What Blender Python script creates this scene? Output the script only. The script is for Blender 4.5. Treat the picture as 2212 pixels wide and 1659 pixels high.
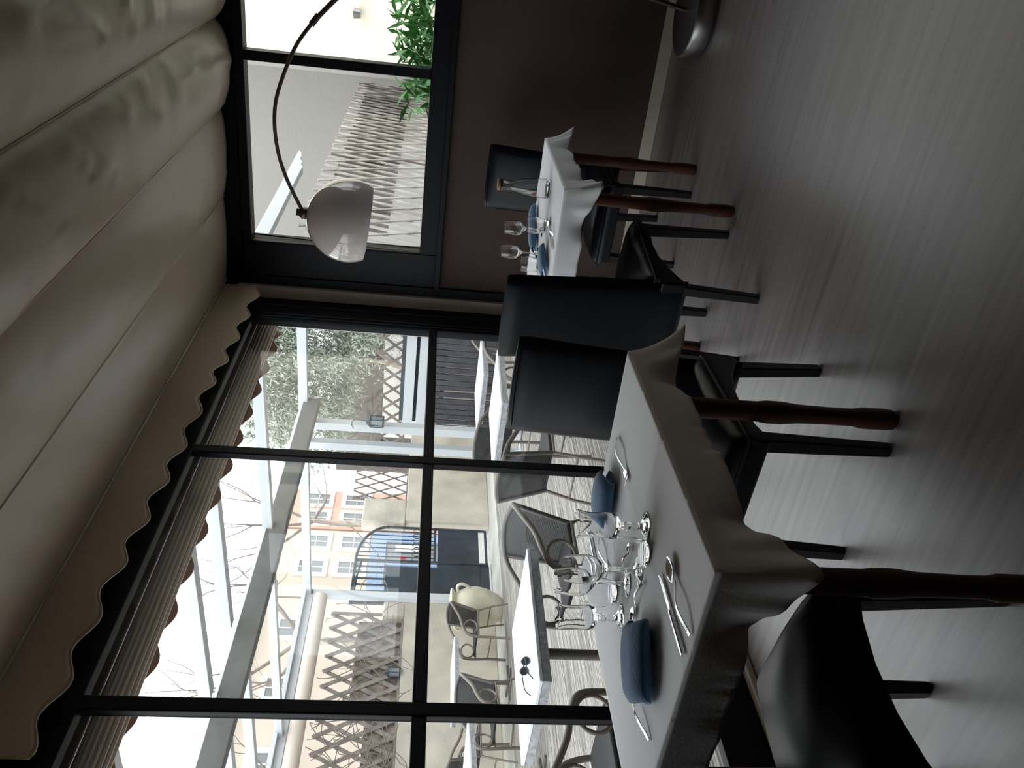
import bpy, math, random
from mathutils import Vector, Matrix, noise
random.seed(7)
for o in list(bpy.data.objects):
    bpy.data.objects.remove(o)
SC = bpy.context.scene
COL = SC.collection
PI = math.pi
# ------------------------------------------------------------------ camera
F_PX = 1811.348
CAM_H = 1.33
def cam_axes(pitch=-0.113627, roll=-0.0655314, yaw=-0.5411387):
    cp, sp = math.cos(pitch), math.sin(pitch)
    up = Vector((0, cp, sp)); fh = Vector((0, -sp, cp)); rt = Vector((1, 0, 0))
    X = math.cos(yaw)*rt + math.sin(yaw)*fh
    Y = -math.sin(yaw)*rt + math.cos(yaw)*fh
    cr, sr = math.cos(roll), math.sin(roll)
    M = Matrix(((cr, -sr, 0), (sr, cr, 0), (0, 0, 1)))
    return Matrix((M @ X, M @ Y, M @ up))       # rows: world axes in camera terms
W = cam_axes()
right, up, fwd = W.col[0], W.col[1], W.col[2]
cam_data = bpy.data.cameras.new('camera')
cam = bpy.data.objects.new('camera', cam_data)
COL.objects.link(cam)
cam_data.sensor_width = 36.0
cam_data.lens = 36.0*F_PX/2212.0
cam_data.clip_start = 0.05
cam_data.clip_end = 300
R3 = Matrix((-up, right, -fwd)).transposed()    # the phone was held sideways
cam.matrix_world = Matrix.Translation((0, 0, CAM_H)) @ R3.to_4x4()
SC.camera = cam
# ------------------------------------------------------------------ world and light
world = bpy.data.worlds.new('overcast_sky'); SC.world = world
world.use_nodes = True
wn = world.node_tree.nodes; wl = world.node_tree.links
bg = wn['Background']
bg.inputs['Color'].default_value = (0.93, 0.965, 1.0, 1)
bg.inputs['Strength'].default_value = 3.6
SC.view_settings.view_transform = 'Standard'
SC.view_settings.look = 'None'
SC.view_settings.gamma = 1.0
SC.view_settings.use_curve_mapping = False
SC.view_settings.exposure = 0.0
def portal(name, loc, rot, sx, sy):
    d = bpy.data.lights.new(name, 'AREA'); d.shape = 'RECTANGLE'; d.size = sx; d.size_y = sy
    d.cycles.is_portal = True
    o = bpy.data.objects.new(name, d); COL.objects.link(o); o.location = loc; o.rotation_euler = rot
    return o
portal('window_daylight', (-2.56, 2.75, 1.27), (0, -PI/2, 0), 2.3, 3.9)
portal('back_window_daylight', (-0.45, 5.20, 1.88), (-PI/2, 0, 0), 3.4, 1.1)
SC.cycles.use_denoising = True
SC.cycles.max_bounces = 10
SC.cycles.diffuse_bounces = 6
SC.cycles.transparent_max_bounces = 16
SC.cycles.sample_clamp_indirect = 6.0
SC.cycles.caustics_refractive = False
SC.cycles.caustics_reflective = False
# ------------------------------------------------------------------ materials
def mat(name, col, rough=0.6, metal=0.0, spec=0.5, bump=None, var=None, trans=None, coat=0.0, sheen=0.0):
    """bump=(scale,strength,detail) noise bump; var=(scale,amount) colour wander."""
    m = bpy.data.materials.new(name); m.use_nodes = True
    nt = m.node_tree; b = nt.nodes['Principled BSDF']
    b.inputs['Base Color'].default_value = (*col, 1)
    b.inputs['Roughness'].default_value = rough
    b.inputs['Metallic'].default_value = metal
    b.inputs['Specular IOR Level'].default_value = spec
    if coat: b.inputs['Coat Weight'].default_value = coat
    if sheen: b.inputs['Sheen Weight'].default_value = sheen
    tc = None
    if bump or var: tc = nt.nodes.new('ShaderNodeTexCoord')
    if bump:
        n = nt.nodes.new('ShaderNodeTexNoise'); n.inputs['Scale'].default_value = bump[0]; n.inputs['Detail'].default_value = bump[2]
        bp = nt.nodes.new('ShaderNodeBump'); bp.inputs['Strength'].default_value = bump[1]; bp.inputs['Distance'].default_value = 0.02
        nt.links.new(tc.outputs['Object'], n.inputs['Vector']); nt.links.new(n.outputs['Fac'], bp.inputs['Height'])
        nt.links.new(bp.outputs['Normal'], b.inputs['Normal'])
    if var:
        n = nt.nodes.new('ShaderNodeTexNoise'); n.inputs['Scale'].default_value = var[0]; n.inputs['Detail'].default_value = 5
        r = nt.nodes.new('ShaderNodeValToRGB')
        a = var[1]
        r.color_ramp.elements[0].position = 0.3; r.color_ramp.elements[1].position = 0.7
        r.color_ramp.elements[0].color = (*[c*(1-a) for c in col], 1)
        r.color_ramp.elements[1].color = (*[min(1, c*(1+a)) for c in col], 1)
        nt.links.new(tc.outputs['Object'], n.inputs['Vector']); nt.links.new(n.outputs['Fac'], r.inputs['Fac'])
        nt.links.new(r.outputs['Color'], b.inputs['Base Color'])
    return m
def stripes(name, c1, c2, period, axis, rough=0.6, groove=0.6, sub=None, plank=None, spec=0.5, streak=0.35, relief=0.4):
    """boards or ribs: a wave across `axis`, streak noise stretched along the other."""
    m = mat(name, c1, rough, spec=spec); nt = m.node_tree; b = nt.nodes['Principled BSDF']
    N = nt.nodes.new; L = nt.links.new
    tc = N('ShaderNodeTexCoord'); sep = N('ShaderNodeSeparateXYZ'); L(tc.outputs['Object'], sep.inputs[0])
    mp = N('ShaderNodeMapping')
    s = [1.2, 1.2, 1.2]; s['XYZ'.index(axis)] = 30.0
    mp.inputs['Scale'].default_value = s
    L(tc.outputs['Object'], mp.inputs['Vector'])
    n = N('ShaderNodeTexNoise'); n.inputs['Scale'].default_value = 1.0; n.inputs['Detail'].default_value = 6
    n.inputs['Roughness'].default_value = 0.65
    L(mp.outputs['Vector'], n.inputs['Vector'])
    def grooves(per, lo, hi):
        d = N('ShaderNodeMath'); d.operation = 'DIVIDE'; L(sep.outputs[axis], d.inputs[0]); d.inputs[1].default_value = per
        f = N('ShaderNodeMath'); f.operation = 'FRACT'; L(d.outputs[0], f.inputs[0])
        p = N('ShaderNodeMath'); p.operation = 'PINGPONG'; L(f.outputs[0], p.inputs[0]); p.inputs[1].default_value = 0.5
        r = N('ShaderNodeMapRange'); L(p.outputs[0], r.inputs['Value'])
        r.inputs['From Min'].default_value = lo; r.inputs['From Max'].default_value = hi
        return r.outputs['Result']
    g = grooves(period, 0.0, 0.05 if plank is None else plank)
    mix = N('ShaderNodeMix'); mix.data_type = 'RGBA'
    mix.inputs[6].default_value = (*c1, 1); mix.inputs[7].default_value = (*c2, 1)
    rr = N('ShaderNodeMapRange'); rr.inputs['From Min'].default_value = 0.5-streak/2; rr.inputs['From Max'].default_value = 0.5+streak/2
    L(n.outputs['Fac'], rr.inputs['Value']); L(rr.outputs['Result'], mix.inputs[0])
    last = mix.outputs[2]; hh = g
    outs = [(g, groove)]
    if sub:
        g2 = grooves(sub[0], 0.0, 0.5); outs.append((g2, sub[1]))
        mm = N('ShaderNodeMath'); mm.operation = 'MULTIPLY'; L(g, mm.inputs[0]); L(g2, mm.inputs[1]); hh = mm.outputs[0]
    for gg, amt in outs:
        mu = N('ShaderNodeMapRange'); L(gg, mu.inputs['Value']); mu.inputs['To Min'].default_value = 1-amt; mu.inputs['To Max'].default_value = 1.0
        mx = N('ShaderNodeVectorMath'); mx.operation = 'SCALE'; L(last, mx.inputs[0]); L(mu.outputs['Result'], mx.inputs['Scale'])
        last = mx.outputs[0]
    L(last, b.inputs['Base Color'])
    bp = N('ShaderNodeBump'); bp.inputs['Strength'].default_value = relief; bp.inputs['Distance'].default_value = 0.004
    L(hh, bp.inputs['Height']); L(bp.outputs['Normal'], b.inputs['Normal'])
    return m
def pane_glass(name, tint=(0.97, 0.985, 0.98), refl=0.06):
    m = bpy.data.materials.new(name); m.use_nodes = True; nt = m.node_tree
    nt.nodes.remove(nt.nodes['Principled BSDF']); out = nt.nodes['Material Output']
    t = nt.nodes.new('ShaderNodeBsdfTransparent'); t.inputs[0].default_value = (*tint, 1)
    g = nt.nodes.new('ShaderNodeBsdfGlossy'); g.inputs['Roughness'].default_value = 0.0
    fr = nt.nodes.new('ShaderNodeFresnel'); fr.inputs['IOR'].default_value = 1.45
    mx = nt.nodes.new('ShaderNodeMixShader')
    ge = nt.nodes.new('ShaderNodeNewGeometry'); mr = nt.nodes.new('ShaderNodeMapRange')   # same reflectance from both sides of the sheet
    mr.inputs['To Min'].default_value = 1.36; mr.inputs['To Max'].default_value = 1/1.36
    nt.links.new(ge.outputs['Backfacing'], mr.inputs['Value']); nt.links.new(mr.outputs['Result'], fr.inputs['IOR'])
    nt.links.new(fr.outputs[0], mx.inputs[0]); nt.links.new(t.outputs[0], mx.inputs[1]); nt.links.new(g.outputs[0], mx.inputs[2])
    nt.links.new(mx.outputs[0], out.inputs['Surface'])
    return m
def clear_glass(name, tint=(1, 1, 1), ior=1.45):
    m = mat(name, tint, 0.0); b = m.node_tree.nodes['Principled BSDF']
    b.inputs['Transmission Weight'].default_value = 1.0; b.inputs['IOR'].default_value = ior
    return m
def perforated(name, col, scale, hole=0.4, rough=0.5):
    """woven sling cloth: little open squares between the threads."""
    m = mat(name, col, rough); nt = m.node_tree; b = nt.nodes['Principled BSDF']; out = nt.nodes['Material Output']
    N = nt.nodes.new; L = nt.links.new
    tc = N('ShaderNodeTexCoord'); sep = N('ShaderNodeSeparateXYZ'); L(tc.outputs['Object'], sep.inputs[0])
    res = None
    for ax in ('X', 'Z'):
        mu = N('ShaderNodeMath'); mu.operation = 'MULTIPLY'; L(sep.outputs[ax], mu.inputs[0]); mu.inputs[1].default_value = scale
        si = N('ShaderNodeMath'); si.operation = 'SINE'; L(mu.outputs[0], si.inputs[0])
        gt = N('ShaderNodeMath'); gt.operation = 'GREATER_THAN'; L(si.outputs[0], gt.inputs[0]); gt.inputs[1].default_value = hole
        if res is None: res = gt.outputs[0]
        else:
            m2 = N('ShaderNodeMath'); m2.operation = 'MULTIPLY'; L(res, m2.inputs[0]); L(gt.outputs[0], m2.inputs[1]); res = m2.outputs[0]
    t = N('ShaderNodeBsdfTransparent'); mx = N('ShaderNodeMixShader')
    L(res, mx.inputs[0]); L(b.outputs[0], mx.inputs[1]); L(t.outputs[0], mx.inputs[2]); L(mx.outputs[0], out.inputs['Surface'])
    return m

M = {}
M['fabric'] = mat('ceiling_fabric', (0.47, 0.365, 0.265), 0.36, spec=0.55, bump=(5, 0.25, 3), sheen=0.2)
M['valance'] = mat('valance_fabric', (0.43, 0.34, 0.24), 0.55, bump=(40, 0.1, 2))
M['black_frame'] = mat('black_frame_paint', (0.0035, 0.004, 0.006), 0.45, spec=0.16, bump=(60, 0.01, 2))
M['brown_wall'] = mat('brown_wall_paint', (0.070, 0.047, 0.040), 0.85, spec=0.3, bump=(90, 0.15, 3), var=(3, 0.08))
M['cream'] = mat('cream_paint', (0.50, 0.44, 0.36), 0.5)
M['plaster'] = mat('dark_plaster', (0.11, 0.065, 0.04), 0.8)
M['floor'] = stripes('grey_laminate', (0.090, 0.074, 0.069), (0.215, 0.188, 0.182), 0.19, 'Y', spec=0.9, rough=0.40, groove=0.06, plank=0.008, streak=0.5, relief=0.03)
M['leather'] = mat('black_leatherette', (0.0025, 0.0035, 0.006), 0.34, spec=0.2, bump=(220, 0.012, 3))
M['black_wood'] = mat('black_wood', (0.004, 0.0035, 0.005), 0.4, spec=0.25, bump=(30, 0.01, 2))
M['red_wood'] = mat('varnished_wood', (0.075, 0.024, 0.012), 0.5, spec=0.25, bump=(25, 0.03, 3), var=(14, 0.25))
M['cloth'] = mat('white_tablecloth', (0.84, 0.84, 0.86), 0.85, bump=(120, 0.06, 2), sheen=0.1)
M['napkin'] = mat('blue_napkin', (0.07, 0.175, 0.32), 0.85, bump=(150, 0.15, 2), sheen=0.3)
M['steel'] = mat('polished_steel', (0.80, 0.80, 0.82), 0.13, 1.0)
M['brushed'] = mat('brushed_steel', (0.42, 0.42, 0.42), 0.32, 1.0)
M['lamp_shade'] = mat('cream_lacquer', (0.60, 0.545, 0.525), 0.09, spec=0.6, coat=0.3)
M['bronze'] = mat('dark_bronze', (0.10, 0.075, 0.065), 0.35, 0.7)
M['glass'] = clear_glass('drinking_glass')
M['pane'] = pane_glass('window_glass')
M['cork'] = mat('cork', (0.42, 0.22, 0.12), 0.8, bump=(200, 0.4, 3), var=(90, 0.3))
M['red'] = mat('red_ink', (0.6, 0.02, 0.03), 0.5)
M['white_metal'] = mat('white_lacquered_metal', (0.53, 0.555, 0.58), 0.5)
M['grey_beam'] = mat('grey_beam', (0.115, 0.115, 0.108), 0.6, var=(3, 0.2), bump=(20, 0.1, 4))
M['awning'] = stripes('rolled_awning', (0.46, 0.40, 0.34), (0.54, 0.47, 0.40), 0.03, 'Z', rough=0.8, groove=0.5, plank=0.35)
M['awning_flap'] = mat('awning_flap', (0.34, 0.22, 0.16), 0.85)
M['awning_canvas'] = mat('awning_canvas', (0.78, 0.67, 0.58), 0.8)
M['canvas'] = mat('beige_canvas', (0.62, 0.53, 0.46), 0.8, bump=(4, 0.3, 2))
M['deck'] = stripes('ribbed_deck', (0.11, 0.10, 0.09), (0.58, 0.54, 0.485), 0.145, 'X', rough=0.8, groove=0.93, sub=(0.0363, 0.55), plank=0.05, streak=0.3)
M['concrete'] = mat('concrete', (0.48, 0.47, 0.425), 0.85, bump=(8, 0.3, 5), var=(1.4, 0.22))
M['stone'] = mat('render_wall', (0.53, 0.485, 0.41), 0.9, bump=(10, 0.3, 5), var=(2.2, 0.2))
M['street'] = mat('street', (0.35, 0.34, 0.33), 0.9, var=(2, 0.15))
M['iron'] = mat('dark_iron', (0.032, 0.042, 0.055), 0.45, var=(3, 0.3))
M['slat'] = mat('charcoal_slat', (0.045, 0.045, 0.055), 0.55, var=(4, 0.4))
M['lath'] = mat('brown_lath', (0.19, 0.155, 0.14), 0.8, var=(6, 0.25))
M['grey_lath'] = mat('grey_lath', (0.27, 0.24, 0.215), 0.85, var=(6, 0.3))
M['reed'] = mat('dry_reed', (0.24, 0.20, 0.17), 0.95, var=(9, 0.6), bump=(40, 0.5, 5))
M['pale_lath'] = mat('weathered_lath', (0.37, 0.34, 0.305), 0.85, var=(5, 0.3))
M['boards'] = mat('brown_boards', (0.10, 0.078, 0.065), 0.8, var=(5, 0.4))
M['rattan'] = mat('taupe_tube', (0.17, 0.145, 0.12), 0.4)
M['dark_tube'] = mat('grey_tube', (0.10, 0.09, 0.085), 0.4)
M['mesh'] = perforated('charcoal_mesh', (0.010, 0.010, 0.012), 620, 0.80)
M['mesh_solid'] = mat('charcoal_weave', (0.012, 0.012, 0.014), 0.6, bump=(300, 0.5, 1))
M['marble'] = mat('white_table_top', (0.72, 0.75, 0.80), 0.5, var=(5, 0.1))
M['table_edge'] = mat('grey_table_edge', (0.33, 0.34, 0.36), 0.5, var=(30, 0.3))
M['clay'] = mat('pale_clay', (0.60, 0.56, 0.44), 0.85, var=(4, 0.2), bump=(14, 0.2, 4))
M['olive'] = mat('olive_leaf', (0.40, 0.44, 0.37), 0.6, var=(1.2, 0.3))
M['olive'].node_tree.nodes['Principled BSDF'].inputs['Subsurface Weight'].default_value = 0.0
M['green'] = mat('green_leaf', (0.085, 0.25, 0.06), 0.45, var=(3, 0.35))
M['bark'] = mat('pale_bark', (0.42, 0.36, 0.29), 0.9, var=(5, 0.3))
M['twig'] = mat('dark_twig', (0.20, 0.16, 0.14), 0.9)
M['pink'] = mat('pink_facade', (0.56, 0.345, 0.27), 0.9, var=(0.6, 0.08))
M['beige'] = mat('beige_facade', (0.53, 0.45, 0.375), 0.9, var=(0.6, 0.08))
M['peach'] = mat('peach_facade', (0.57, 0.42, 0.33), 0.9, var=(0.6, 0.08))
M['white_wall'] = mat('white_facade', (0.72, 0.70, 0.65), 0.9)
M['sun_wall'] = mat('cream_facade', (0.88, 0.78, 0.64), 0.9, var=(1.2, 0.12))
M['grey_wall'] = mat('greige_facade', (0.31, 0.29, 0.268), 0.9, var=(0.8, 0.03), bump=(30, 0.2, 3))
M['taupe_wall'] = mat('taupe_facade', (0.16, 0.14, 0.128), 0.9, var=(0.8, 0.06))
M['blue_shop'] = mat('blue_shopfront', (0.24, 0.32, 0.46), 0.7)
M['dark_glass'] = mat('dark_window_glass', (0.16, 0.17, 0.17), 0.15)
M['soil'] = mat('soil', (0.06, 0.045, 0.03), 0.95)
M['lantern_glass'] = mat('lantern_glass', (0.22, 0.25, 0.27), 0.2)

# ------------------------------------------------------------------ mesh helpers
class MB:
    def __init__(s): s.v = []; s.f = []
    def add(s, vs, fs):
        b = len(s.v); s.v += [tuple(v) for v in vs]; s.f += [tuple(i+b for i in f) for f in fs]; return s
    def box(s, a, b):
        x0, y0, z0 = a; x1, y1, z1 = b
        if x0 > x1: x0, x1 = x1, x0
        if y0 > y1: y0, y1 = y1, y0
        if z0 > z1: z0, z1 = z1, z0
        return s.add([(x0,y0,z0),(x1,y0,z0),(x1,y1,z0),(x0,y1,z0),(x0,y0,z1),(x1,y0,z1),(x1,y1,z1),(x0,y1,z1)],
                     [(0,3,2,1),(4,5,6,7),(0,1,5,4),(1,2,6,5),(2,3,7,6),(3,0,4,7)])
    def bar(s, p, q, w, h, upv=(0,0,1), w2=None, h2=None):
        p = Vector(p); q = Vector(q); d = (q-p).normalized(); u = Vector(upv)
        if abs(d.dot(u)) > 0.99: u = Vector((1,0,0))
        a = d.cross(u).normalized(); b = a.cross(d).normalized()
        vs = []
        for c, ww, hh in ((p, w, h), (q, w2 or w, h2 or h)):
            for i, j in ((-1,-1),(1,-1),(1,1),(-1,1)): vs.append(c + a*ww/2*i + b*hh/2*j)
        return s.add(vs, [(0,1,2,3),(7,6,5,4),(0,4,5,1),(1,5,6,2),(2,6,7,3),(3,7,4,0)])
    def tube(s, pts, r, seg=10, closed=False, flat=1.0):
        pts = [Vector(p) for p in pts]; n = len(pts)
        rs = r if isinstance(r, (list, tuple)) else [r]*n
        vs = []; pa = None
        for i, p in enumerate(pts):
            if closed: d = pts[(i+1) % n]-pts[i-1]
            else: d = pts[min(i+1, n-1)]-pts[max(i-1, 0)]
            d.normalize()
            if pa is None:
                a = d.orthogonal().normalized()
                if abs(d.z) < 0.9: a = d.cross(Vector((0,0,1))).normalized()
            else: a = (pa - d*pa.dot(d)).normalized()
            pa = a; b = d.cross(a)
            for k in range(seg):
                t = 2*PI*k/seg; vs.append(p + (a*math.cos(t)+b*math.sin(t)*flat)*rs[i])
        fs = []
        m = n if closed else n-1
        for i in range(m):
            j = (i+1) % n
            for k in range(seg):
                l = (k+1) % seg; fs.append((i*seg+k, i*seg+l, j*seg+l, j*seg+k))
        if not closed:
            fs.append(tuple(range(seg-1, -1, -1))); fs.append(tuple((n-1)*seg+k for k in range(seg)))
        return s.add(vs, fs)
    def lathe(s, prof, c=(0,0,0), seg=32, closed=False):
        vs = []; n = len(prof)
        for r, z in prof:
            for k in range(seg):
                t = 2*PI*k/seg; vs.append((c[0]+r*math.cos(t), c[1]+r*math.sin(t), c[2]+z))
        fs = []
        for i in range(n if closed else n-1):
            j = (i+1) % n
            for k in range(seg):
                l = (k+1) % seg; fs.append((i*seg+k, i*seg+l, j*seg+l, j*seg+k))
        if not closed:
            if prof[0][0] > 1e-6: fs.append(tuple(range(seg-1, -1, -1)))
            if prof[-1][0] > 1e-6: fs.append(tuple((n-1)*seg+k for k in range(seg)))
        return s.add(vs, fs)
    def prism(s, poly, axis, a, b):
        """poly of 2-D points extruded along axis from a to b."""
        n = len(poly); vs = []
        for t in (a, b):
            for p, q in poly:
                vs.append({'x': (t, p, q), 'y': (p, t, q), 'z': (p, q, t)}[axis])
        fs = [tuple(range(n)), tuple(range(2*n-1, n-1, -1))]
        for i in range(n):
            j = (i+1) % n; fs.append((i, i+n, j+n, j))
        return s.add(vs, fs)
    def grid(s, fn, nu, nv):
        vs = [fn(i/nu, j/nv) for i in range(nu+1) for j in range(nv+1)]
        fs = [(i*(nv+1)+j, (i+1)*(nv+1)+j, (i+1)*(nv+1)+j+1, i*(nv+1)+j+1) for i in range(nu) for j in range(nv)]
        return s.add(vs, fs)
def ob(name, mb, m, parent=None, smooth=False, bevel=0.0, bseg=2, solid=0.0, sub=0, loc=None):
    me = bpy.data.meshes.new(name); me.from_pydata(mb.v, [], mb.f)
    me.materials.append(m if not isinstance(m, str) else M[m])
    import bmesh
    bm = bmesh.new(); bm.from_mesh(me)
    bmesh.ops.remove_doubles(bm, verts=bm.verts, dist=1e-6)
    bmesh.ops.recalc_face_normals(bm, faces=bm.faces); bm.to_mesh(me); bm.free()
    if smooth:
        for p in me.polygons: p.use_smooth = True
        me.set_sharp_from_angle(angle=math.radians(50))
    o = bpy.data.objects.new(name, me); COL.objects.link(o)
    if parent: o.parent = parent
    if loc: o.location = loc
    if solid:
        k = o.modifiers.new('solid', 'SOLIDIFY'); k.thickness = solid; k.offset = 0
    if bevel:
        k = o.modifiers.new('bevel', 'BEVEL'); k.width = bevel; k.segments = bseg; k.limit_method = 'ANGLE'; k.harden_normals = False
    if sub:
        k = o.modifiers.new('sub', 'SUBSURF'); k.levels = sub; k.render_levels = sub
    return o
def tag(o, label, cat, group=None, kind=None):
    o['label'] = label; o['category'] = cat
    if group: o['group'] = group
    if kind: o['kind'] = kind
    return o
def thing(name, label, cat, loc=(0,0,0), rz=0.0, group=None):
    o = bpy.data.objects.new(name, None); o.empty_display_size = 0.1; COL.objects.link(o)
    o.location = loc; o.rotation_euler = (0, 0, rz)
    return tag(o, label, cat, group)
def struct(name, mb, m, **k):
    o = ob(name, mb, m, **k); o['kind'] = 'structure'; return o
def structE(name, loc=(0,0,0)):
    o = bpy.data.objects.new(name, None); COL.objects.link(o); o.location = loc; o['kind'] = 'structure'; return o
def dup(root, loc, rz, label, group=None):
    r = root.copy(); COL.objects.link(r); r.location = loc; r.rotation_euler = (0, 0, rz); r['label'] = label
    if group: r['group'] = group
    for ch in list(root.children):
        c = ch.copy(); COL.objects.link(c); c.parent = r
        for g in list(ch.children):
            d = g.copy(); COL.objects.link(d); d.parent = c
    return r
def spline(pts, n=8):
    P = [Vector(p) for p in pts]; out = []
    for i in range(len(P)-1):
        a = P[max(i-1, 0)]; b = P[i]; c = P[i+1]; d = P[min(i+2, len(P)-1)]
        for k in range(n):
            t = k/n
            out.append(0.5*((2*b)+(c-a)*t+(2*a-5*b+4*c-d)*t*t+(3*b-a-3*c+d)*t**3))
    out.append(P[-1]); return out

# ================================================================== THE ROOM
XW, YB, X1, Y0 = -2.477, 5.04, 3.4, -2.2
struct('floor', MB().box((XW+0.02, Y0, -0.05), (X1, YB, 0.0)), 'floor')
# stretched fabric ceiling, seams parallel to the window wall
seams = [-2.37, -1.82, -1.30, -0.82, -0.32, 0.2, 0.72, 1.24, 1.76, 2.28, 2.8, 3.38]
sags = [0.012, 0.028, 0.075, 0.085, 0.07, 0.06, 0.06, 0.06, 0.06, 0.06, 0.05]
def seam_z(x, y):
    return 2.545 + 0.03*max(0, min(1, (-x-1.3)/1.06)) + 0.02*max(0, (5-y)/3)*max(0, min(1, (-x-0.8)/1.5))
fab = MB()
ny = 130
for k in range(len(seams)-1):
    a, b = seams[k], seams[k+1]; sg = sags[k]
    def fn(u, v, a=a, b=b, sg=sg, k=k):
        x = a+(b-a)*u; y = Y0+(YB-0.03-Y0)*v
        s = math.sin(PI*u)**0.62
        wr = noise.noise(Vector((x*3.0+k*7, y*1.6, k)))*0.016 + noise.noise(Vector((x*9+k*3, y*3.5+x*3, 5)))*0.006
        cr = abs(noise.noise(Vector((x*2.0+y*2.4, y*2.2-x*1.0, k*3.1))))
        wr += -0.013*max(0, 1-cr*11)
        z = seam_z(x, y) - sg*s + wr*s*min(1, sg*14)
        return (x, y, z)
    fab.grid(fn, 18, ny)
ceil = struct('ceiling', fab, 'fabric', smooth=True, solid=0.004)
for i, x in enumerate(seams[:-1]):
    pts = [(x, Y0+(YB-0.03-Y0)*t/30, seam_z(x, Y0+(YB-0.03-Y0)*t/30)-0.004) for t in range(31)]
    ob('seam_piping', MB().tube(pts, 0.006, 6), 'fabric', ceil, smooth=True)
# roof above, side and rear walls
struct('ceiling_slab', MB().box((XW-0.1, Y0-0.2, 2.78), (X1+0.2, YB+0.25, 3.0)), 'plaster')
struct('wall_right', MB().box((X1, Y0, 0), (X1+0.2, YB+0.2, 2.78)), 'plaster')
struct('wall_rear', MB().box((XW, Y0-0.2, 0), (X1+0.2, Y0, 2.78)), 'plaster')
# back wall: brown below, black joinery above
wx0, wx1 = -2.10, 1.0
bw = MB().box((-2.33, YB, 0), (X1, YB+0.2, 1.235))
bw.box((wx1+0.12, YB, 1.235), (X1, YB+0.2, 2.78))
struct('wall_back', bw, 'brown_wall')
hd = MB().box((-2.60, YB+0.151, 2.3), (-2.33, YB+0.2, 2.78)).box((-2.476, YB+0.005, 2.501), (-2.33, YB+0.15, 2.78)).box((-2.329, YB+0.005, 2.46), (wx1+0.12, YB+0.2, 2.78))
struct('trim_3', hd, 'black_frame')
win = structE('window_1', (-0.55, YB, 1.88))
def L1(a, b): return (a[0]+0.55, a[1]-YB, a[2]-1.88), (b[0]+0.55, b[1]-YB, b[2]-1.88)
fr = MB()
for a, b in (((-2.33, YB-0.015, 1.235), (wx0, YB+0.10, 2.46)), ((wx1, YB-0.015, 1.235), (wx1+0.12, YB+0.10, 2.46)),
             ((wx0, YB-0.015, 2.405), (wx1, YB+0.10, 2.46)), ((wx0, YB-0.015, 1.235), (wx1, YB+0.10, 1.362))):
    fr.box(*L1(a, b))
ob('window_frame', fr, 'black_frame', win, bevel=0.006)
led = MB().box(*L1((-2.33, YB-0.05, 1.222), (wx1+0.12, YB-0.0155, 1.258)))
ob('window_sill', led, 'black_frame', win, bevel=0.005)
xs = [wx0, -1.0, 0.02, wx1]
for x in xs[1:-1]:
    ob('mullion', MB().box(*L1((x-0.028, YB-0.01, 1.362), (x+0.028, YB+0.07, 2.405))), 'black_frame', win, bevel=0.004)
for i in range(3):
    a = xs[i]+(0 if i == 0 else 0.028); b = xs[i+1]-(0 if i == 2 else 0.028)
    ob('window_pane', MB().box(*L1((a, YB+0.035, 1.362), (b, YB+0.043, 2.405))), 'pane', win)
struct('baseboard_back', MB().box((-2.33, YB-0.014, 0), (X1, YB-0.0005, 0.073)), 'cream', bevel=0.003)
# corner: black strip and cream post
struct('trim_1', MB().box((-2.392, YB-0.02, 0), (-2.331, YB+0.15, 2.5)), 'black_frame', bevel=0.003)
struct('trim_2', MB().box((XW+0.001, YB-0.045, 0), (-2.393, YB+0.15, 2.5)), 'cream', bevel=0.004)
# window wall on the left
def frame_wall():
    w = structE('window_2', (XW, 2.0, 0))
    def Lb(x0, x1, y0, y1, z0, z1): return (x0, y0-2.0, z0), (x1, y1-2.0, z1)
    f = MB()
    f.box(*Lb(-0.05, -0.0005, 4.716, 5.19, 0.0, 2.62))
    f.box(*Lb(-0.06, -0.002, 0.82, 4.716, 2.362, 2.62))
    f.box(*Lb(-0.05, -0.002, 0.82, 4.716, 0.0, 0.19))
    ob('window_frame', f, 'black_frame', w, bevel=0.005)
    ms = [3.335, 1.900]
    for y in ms:
        ob('mullion', MB().box(*Lb(-0.030, 0.008, y-0.029, y+0.029, 0.19, 2.362)), 'black_frame', w, bevel=0.006, bseg=3)
    ys = [4.716]+ms+[0.90]
    for i in range(len(ys)-1):
        b = ys[i]-(0.029 if i else 0); a = ys[i+1]+(0.029 if i < len(ys)-2 else 0)
        ob('window_rail', MB().box(*Lb(-0.030, 0.004, a, b, 1.220, 1.272)), 'black_frame', w, bevel=0.006)
        for z0, z1 in ((0.19, 1.222), (1.274, 2.362)):
            ob('window_pane', MB().box(*Lb(-0.024, -0.017, a, b, z0, z1)), 'pane', w)
    g = MB()
    for y in (4.74, 4.78, 4.90): g.box(*Lb(0.0, 0.004, y, y+0.006, 0.1, 2.3))
    ob('frame_groove', g, 'iron', w)
    return w
frame_wall()
struct('baseboard_left', MB().box((XW+0.012, Y0, 0), (XW+0.055, 4.98, 0.03)), 'cream', bevel=0.006)
struct('wall_left', MB().box((XW-0.1, Y0, 0), (XW, 0.82, 2.78)).box((XW-0.1, 0.82, 2.62), (XW, YB, 2.78)), 'plaster')  # unseen solid stretch at the camera end, added to cut the daylight; strip above glazing
struct('trim_6', MB().box((XW-0.09, 0.82, 0.0), (XW+0.01, 0.90, 2.62)), 'black_frame')
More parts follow.
